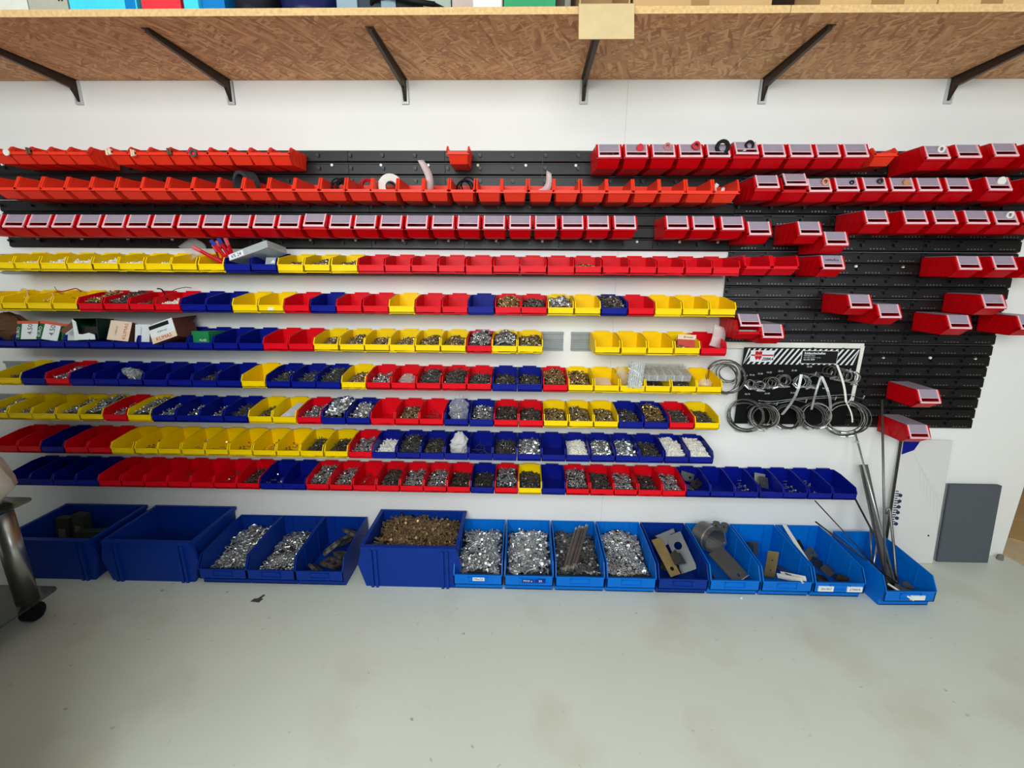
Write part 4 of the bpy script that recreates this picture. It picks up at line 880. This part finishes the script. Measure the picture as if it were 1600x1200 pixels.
t = fplate('flat_arm', 'white flat arm with end holes leaning against the bin side', X-.068, -.13, .125, aim((.12, -.8, -.42), (.5, -.4, 1)), .20, .026, white_pl, .085, .005)
for k, (dx, y, z, rz, tilt, m, lab) in enumerate(((-.035, -.08, .075, 20, 60, black_d, 'black clip at the back of the labelled bin'), (.0, -.13, .072, 30, 40, gun, 'grey plate with a hole in the labelled bin'), (.015, -.17, .055, 60, 25, dark_st, 'dark folded strap in the labelled bin'), (.04, -.20, .045, 40, 30, gun, 'small grey bracket left in the labelled bin'), (.06, -.24, .035, 75, 15, dark_st, 'dark bracket at the front of the labelled bin'), (-.01, -.24, .03, 10, 12, dark_st, 'flat dark plate at the bottom of the labelled bin'))):
    fplate('small_bracket', lab, X+dx, y, z, (R(tilt), R(8*k-20), R(rz)), .075, .045, m, .018, .006, .03 if k in (0, 3, 4) else 0, 'bracket')

# very large navy bins
def big_bin(x0, x1, lab, y=-.015, L=.288, h=.193):
    wd = (x1-x0)/2; t = thing('large_bin', lab, 'bin', ((x0+x1)/2, y, 0), group='very large navy bins'); b = MB(); k = .005
    for s in (-1, 1):
        a = s*wd; b.box(min(a, a-s*k), max(a, a-s*k), -L, 0, .004, h)
    b.box(-wd, wd, -k, 0, .0, h); b.box(-wd, wd, -L, 0, 0, k)
    b.box(-wd-.008, wd+.008, -.008, .003, h-.012, h+.003)
    for s in (-1, 1): b.box(s*wd-.008, s*wd+.008, -L, 0, h-.012, h+.002)
    obj('body', taper(b, .07, h).mesh('body', nblue), t)
    f = obj('front_panel', MB().prism([(-wd+.01, 0), (wd-.01, 0), (wd+.02, .105), (wd-.002, h), (-wd+.002, h), (-wd-.02, .105)], -L-.012, -L, 'y').mesh('front_panel', nblue), t)
    obj('rim', MB().box(-wd, wd, -L-.018, -L+.004, h-.010, h+.003).mesh('rim', nblue), f)
    for s in (-1, 1):
        for q in (.70, .80): obj('rib', MB().box(s*wd*q-.006, s*wd*q+.006, -L-.021, -L-.010, -.0, h-.01).mesh('rib', nblue), f)
        obj('rib', MB().box(s*wd*.7-.02, s*wd*.7+.02, -.010, -.004, .02, h-.004).mesh('rib', nblue), t)
    return t
big_bin(-.675, -.268, 'very large navy bin full of long brown screws'); big_bin(-1.80, -1.412, 'very large empty navy bin left of the chain bin'); big_bin(-2.255, -1.858, 'very large navy bin with dark packets at the left')
tag(obj('hardware_heap', heap_mesh('longscrew', mat('bronze_screw_steel', (158, 134, 102), .36, .7, var=.2, vscale=60), .38, .27, .155, 560, 41, .10, mat('bronze_gap_shade', (52, 42, 32), .6), 1.25), None, (-.4715, -.024, .006)), 'long bronze screws heaped in the very large navy bin', 'hardware', None, 'stuff')  # base under the screws is coloured dark to imitate shaded gaps
for k, (dx, y, h, rz, lab) in enumerate(((-.12, -.12, .17, 4, 'left dark packet standing in the shadowed navy bin'), (-.05, -.11, .185, -6, 'middle dark packet in the shadowed navy bin'), (.05, -.16, .13, 10, 'wide dark packet leaning in the shadowed navy bin'))):
    t = thing('dark_packet', lab, 'packet', (-2.073+dx, y, .006), (R(-6), R(4), R(rz)), 'packets in the left navy bin'); wd = .03 if k < 2 else .06
    obj('body', MB().prism([(-wd, 0), (wd, 0), (wd*.96, h), (-wd*.96, h)], -.02, .02, 'y').mesh('body', mat('dark_olive_card', (46, 52, 44), .6)), t); obj('label', MB().box(-wd*.5, wd*.5, -.0215, -.019, h*.45, h*.7).mesh('label', mat('dim_label', (96, 96, 84), .6)), t)

# ------------------------------------------------------------------ rods and boards at the right
def rod(p_top, y_top, p_bot, y_bot, r, m, lab, n=8, name='steel_rod'):
    a, c = on_y(p_top[0], p_top[1], y_top), on_y(p_bot[0], p_bot[1], y_bot); return tag(obj(name, MB().tube([c, a], r, n).mesh(name, m, smooth=True)), lab, 'rod')
rod((1378, 625), -.02, (1384, 925), -.30, .0045, steel_d, 'tall straight threaded rod standing in the end bin')
t = rod((1335, 672), -.02, (1402, 925), -.30, .0042, steel, 'long bright rod leaning left with a nut near its top')
p = on_y(1339, 690, -.04); obj('nut', MB().tube([p+Vector((-.001, 0, -.005)), p+Vector((.001, 0, .005))], .009, 6).mesh('nut', steel), t)
rod((1273, 782), -.10, (1400, 918), -.30, .0026, dark_st, 'thin dark rod leaning far left above the bins'); rod((1336, 779), -.06, (1402, 905), -.28, .004, dark_st, 'dark rod leaning from under the bottom rail'); rod((1274, 815), -.16, (1402, 912), -.32, .0034, dark_st, 'black rod lying low along the end bin side')
rod((1360, 823), -.12, (1362, 890), -.20, .0038, steel_d, 'short upright rod left in the end bin'); rod((1372, 842), -.14, (1363, 893), -.22, .0042, steel, 'short pale rod crossing the upright one'); rod((1387, 912), -.33, (1428, 938), -.39, .0042, white_pl, 'pale rod lying over the front lip of the end bin')
a, c = on_y(1350, 726, -.03), on_y(1393, 925, -.29); d = (a-c)
t = thing('channel_bar', 'grey steel channel bar leaning in the end bin', 'bar', tuple(c), d.to_track_quat('Z', 'Y').to_euler()); l = d.length
obj('web', MB().box(-.016, .016, 0, .003, 0, l).mesh('web', steel_d), t); obj('lip', MB().box(-.016, -.013, -.010, .003, 0, l).mesh('lip', steel_d), t); obj('lip', MB().box(.013, .016, -.010, .003, 0, l).mesh('lip', steel_d), t)
pts = [on_y(*q) for q in ((1402, 920, -.28), (1396, 850, -.16), (1391, 800, -.08), (1389, 794, -.075), (1386, 796, -.075), (1385, 803, -.08))]
tag(obj('hooked_rod', MB().tube(pts, .0055, 8).mesh('hooked_rod', steel_d, smooth=True)), 'grey rod with a hooked top in the end bin', 'rod')
for k, (dx, y, rz, lab) in enumerate(((-.02, -.25, 30, 'dark clip lying left in the end bin'), (.03, -.27, -40, 'grey bracket lying in the middle of the end bin'), (.055, -.23, 70, 'small dark plate at the right of the end bin'))):
    fplate('small_bracket', lab, 1.585+dx, -.055+y, .03+.01*k, (R(15+10*k), R(10), R(rz)), .07, .04, (dark_st, gun, gun)[k], .02, .006, .02, 'bracket')
# leaning white panel in film with blue corner mark
wx0, wx1 = on_y(1410, 691, -.02).x, on_y(1487, 691, -.02).x
t = thing('white_panel', 'tall white panel in clear film leaning on the wall', 'panel', (wx0, -.075, .002), (R(-5.4), 0, 0)); PH = .60; PW = wx1-wx0+.005
obj('board', MB().box(0, PW, 0, .012, 0, PH).mesh('board', white_board), t); obj('edge', MB().box(-.003, 0, -.001, .012, 0, PH).mesh('edge', dark_st), t)
obj('corner_mark', MB().prism([(.004, PH-.006), (.075, PH-.006), (.055, PH-.045), (.004, PH-.066)], -.0036, 0, 'y').mesh('corner_mark', blue), t)
b = MB()
for k in range(6): b.tube([(.026, -.0035, PH*.56-k*.028), (.026, .0, PH*.56-k*.028)], .0085, 8)
for k in range(16): b.box(.003, .014+.005*(k % 3), -.0032, 0, PH*.59-k*.0115, PH*.59-k*.0115+.004)
obj('print', b.mesh('print', mat('dark_blue_print', (44, 52, 84), .5)), t)
b = MB(); rr = random.Random(5)
for k in range(7):
    x0 = .06+.02*k; b.tube([(x0, -.002, PH*.9-.03*k), (x0+.035, -.0035, PH*.78-.03*k), (x0+.05, -.002, PH*.62-.03*k)], .0012, 4)
b.box(-.002, PW+.008, -.0022, -.0014, .0, PH+.008)
obj('film', b.mesh('film', mat('wrapping_film', (236, 238, 240), .12, alpha=.08)), t); obj('screw_hole', MB().tube([(PW*.82, -.0024, .14), (PW*.82, 0, .14)], .004, 8).mesh('screw_hole', ink), t)
gx0, gx1 = on_y(1481, 757, -.02).x, on_y(1563, 757, -.02).x
t = tag(obj('foam_board', MB().box(0, gx1-gx0, 0, .022, 0, .385).box(.003, gx1-gx0-.003, -.001, .022, .003, .382).mesh('foam_board', grey_board), None, (gx0+.004, -.062, .001), (R(-5.5), 0, 0)), 'dark grey foam board leaning on the wall by the doorway', 'board')
p = on_z(1552, 872, 0); tag(obj('plug', MB().tube([(0, 0, 0), (0, 0, .02), (0, 0, .026)], [.014, .012, .006], 10).mesh('plug', mat('grey_plug_plastic', (120, 116, 108), .6)), None, (2.318, -.03, .0005)), 'small grey plug on the floor by the doorway', 'plug')
p = on_z(403, 936, 0); b = MB().prism([(-.022, -.016), (.016, -.02), (.022, .0), (.012, .004), (.018, .022), (.010, .026), (-.002, .002), (-.016, .0)], 0, .0012, 'z')
tag(obj('tape_scrap', b.mesh('tape_scrap', mat('grey_black_scrap', (72, 70, 66), .6)), None, (p.x, p.y, .0006)), 'small torn black scrap lying on the floor', 'scrap')
p = on_z(1158, 935, 0); tag(obj('pebble', MB().tube([(0, 0, 0), (0, 0, .004), (0, 0, .006)], [.005, .006, .003], 7).mesh('pebble', white_pl), None, (p.x, p.y, .0004)), 'tiny white crumb on the floor before the bright blue bins', 'crumb')

# ------------------------------------------------------------------ glass trolley at the left
TX, TY = -1.90, -.545
t = thing('glass_trolley', 'glass trolley with thick chrome leg and black caster', 'trolley', (TX, TY, 0))
chrome = mat('brushed_chrome', (186, 186, 182), .28, .9, var=.03)
def slab(z, x1, y1, r=.02):
    pts = [(-1.0, -.62), (x1-.02, -.62), (x1, -.60), (x1, y1-r), (x1-r*.3, y1-r*.3), (x1-r, y1), (-1.0, y1)]
    return MB().prism(pts, z, z+.008, 'z').mesh('glass_shelf', glass_m)
for (dx, dy) in ((0, 0), (-.85, 0), (-.85, -.52), (0, -.52)):
    if dx == 0 and dy == 0 or dx < 0:
        l = obj('leg', MB().tube([(dx, dy, .085), (dx, dy, .487)], .034, 20).mesh('leg', chrome, smooth=True), t)
        c = obj('caster', MB().tube([(dx-.012, dy, .036), (dx+.022, dy, .036)], .036, 18).mesh('caster', black_d, smooth=False), t)
        obj('fork', MB().box(dx-.016, dx+.026, dy-.012, dy+.012, .05, .086).mesh('fork', black_d), c)
obj('glass_shelf', slab(.487, .07, .06), t); obj('glass_shelf', slab(.10, .075, .055), t)
b = MB(); n, k = 24, 10; vs = []; fs = []; rr = random.Random(3)
for j in range(k+1):
    f = j/k
    for i in range(n):
        a = 2*math.pi*i/n; e = 1+.10*math.sin(5*a+3*f)+.06*math.sin(9*a-4*f); q = (1-f**1.5*.55)*(.55+.45*min(1, f/.22))
        e += .05*math.sin(13*a+7*f)+.03*rr.uniform(-1, 1); vs.append((.16*math.cos(a)*q*e, .14*math.sin(a)*q*e, .30*f+(.012*math.sin(4*a) if j else 0)))
for j in range(k):
    for i in range(n): fs.append((j*n+i, j*n+(i+1) % n, (j+1)*n+(i+1) % n, (j+1)*n+i))
fs += [tuple(range(n-1, -1, -1)), tuple(k*n+i for i in range(n))]; b.add(vs, fs)
tag(obj('cloth', b.mesh('cloth', cloth_m, smooth=True), None, (TX-.075, TY-.04, .496)), 'crumpled white cloth lying on the glass trolley', 'cloth')

# ------------------------------------------------------------------ unseen cabinet, added left of the view to shade the lower left
t = thing('added_shade_cabinet', 'unseen grey drawer cabinet added to shade the lower left', 'cabinet', (-1.10, -1.32, 0))
wood = mat('bench_wood', (150, 116, 80), .6, var=.12, vscale=8)
obj('worktop', MB().box(-1.3, 0, -.62, 0, 1.40, 1.44).mesh('worktop', wood), t)
obj('carcass', MB().box(-1.28, -.02, -.60, -.02, .06, 1.40).mesh('carcass', mat('bench_grey_paint', (96, 100, 104), .5)), t)
for k in range(5):
    d_ = obj('drawer_front', MB().box(-.02, -.004, -.57, -.05, .09+k*.26, .34+k*.26).mesh('drawer_front', MATS['bench_grey_paint']), t)
    obj('handle', MB().tube([(-.006, -.40, .25+k*.26), (.018, -.40, .25+k*.26), (.018, -.22, .25+k*.26), (-.006, -.22, .25+k*.26)], .006, 8).mesh('handle', steel), d_)
obj('plinth', MB().box(-1.25, -.05, -.57, -.05, 0, .06).mesh('plinth', black_d), t)
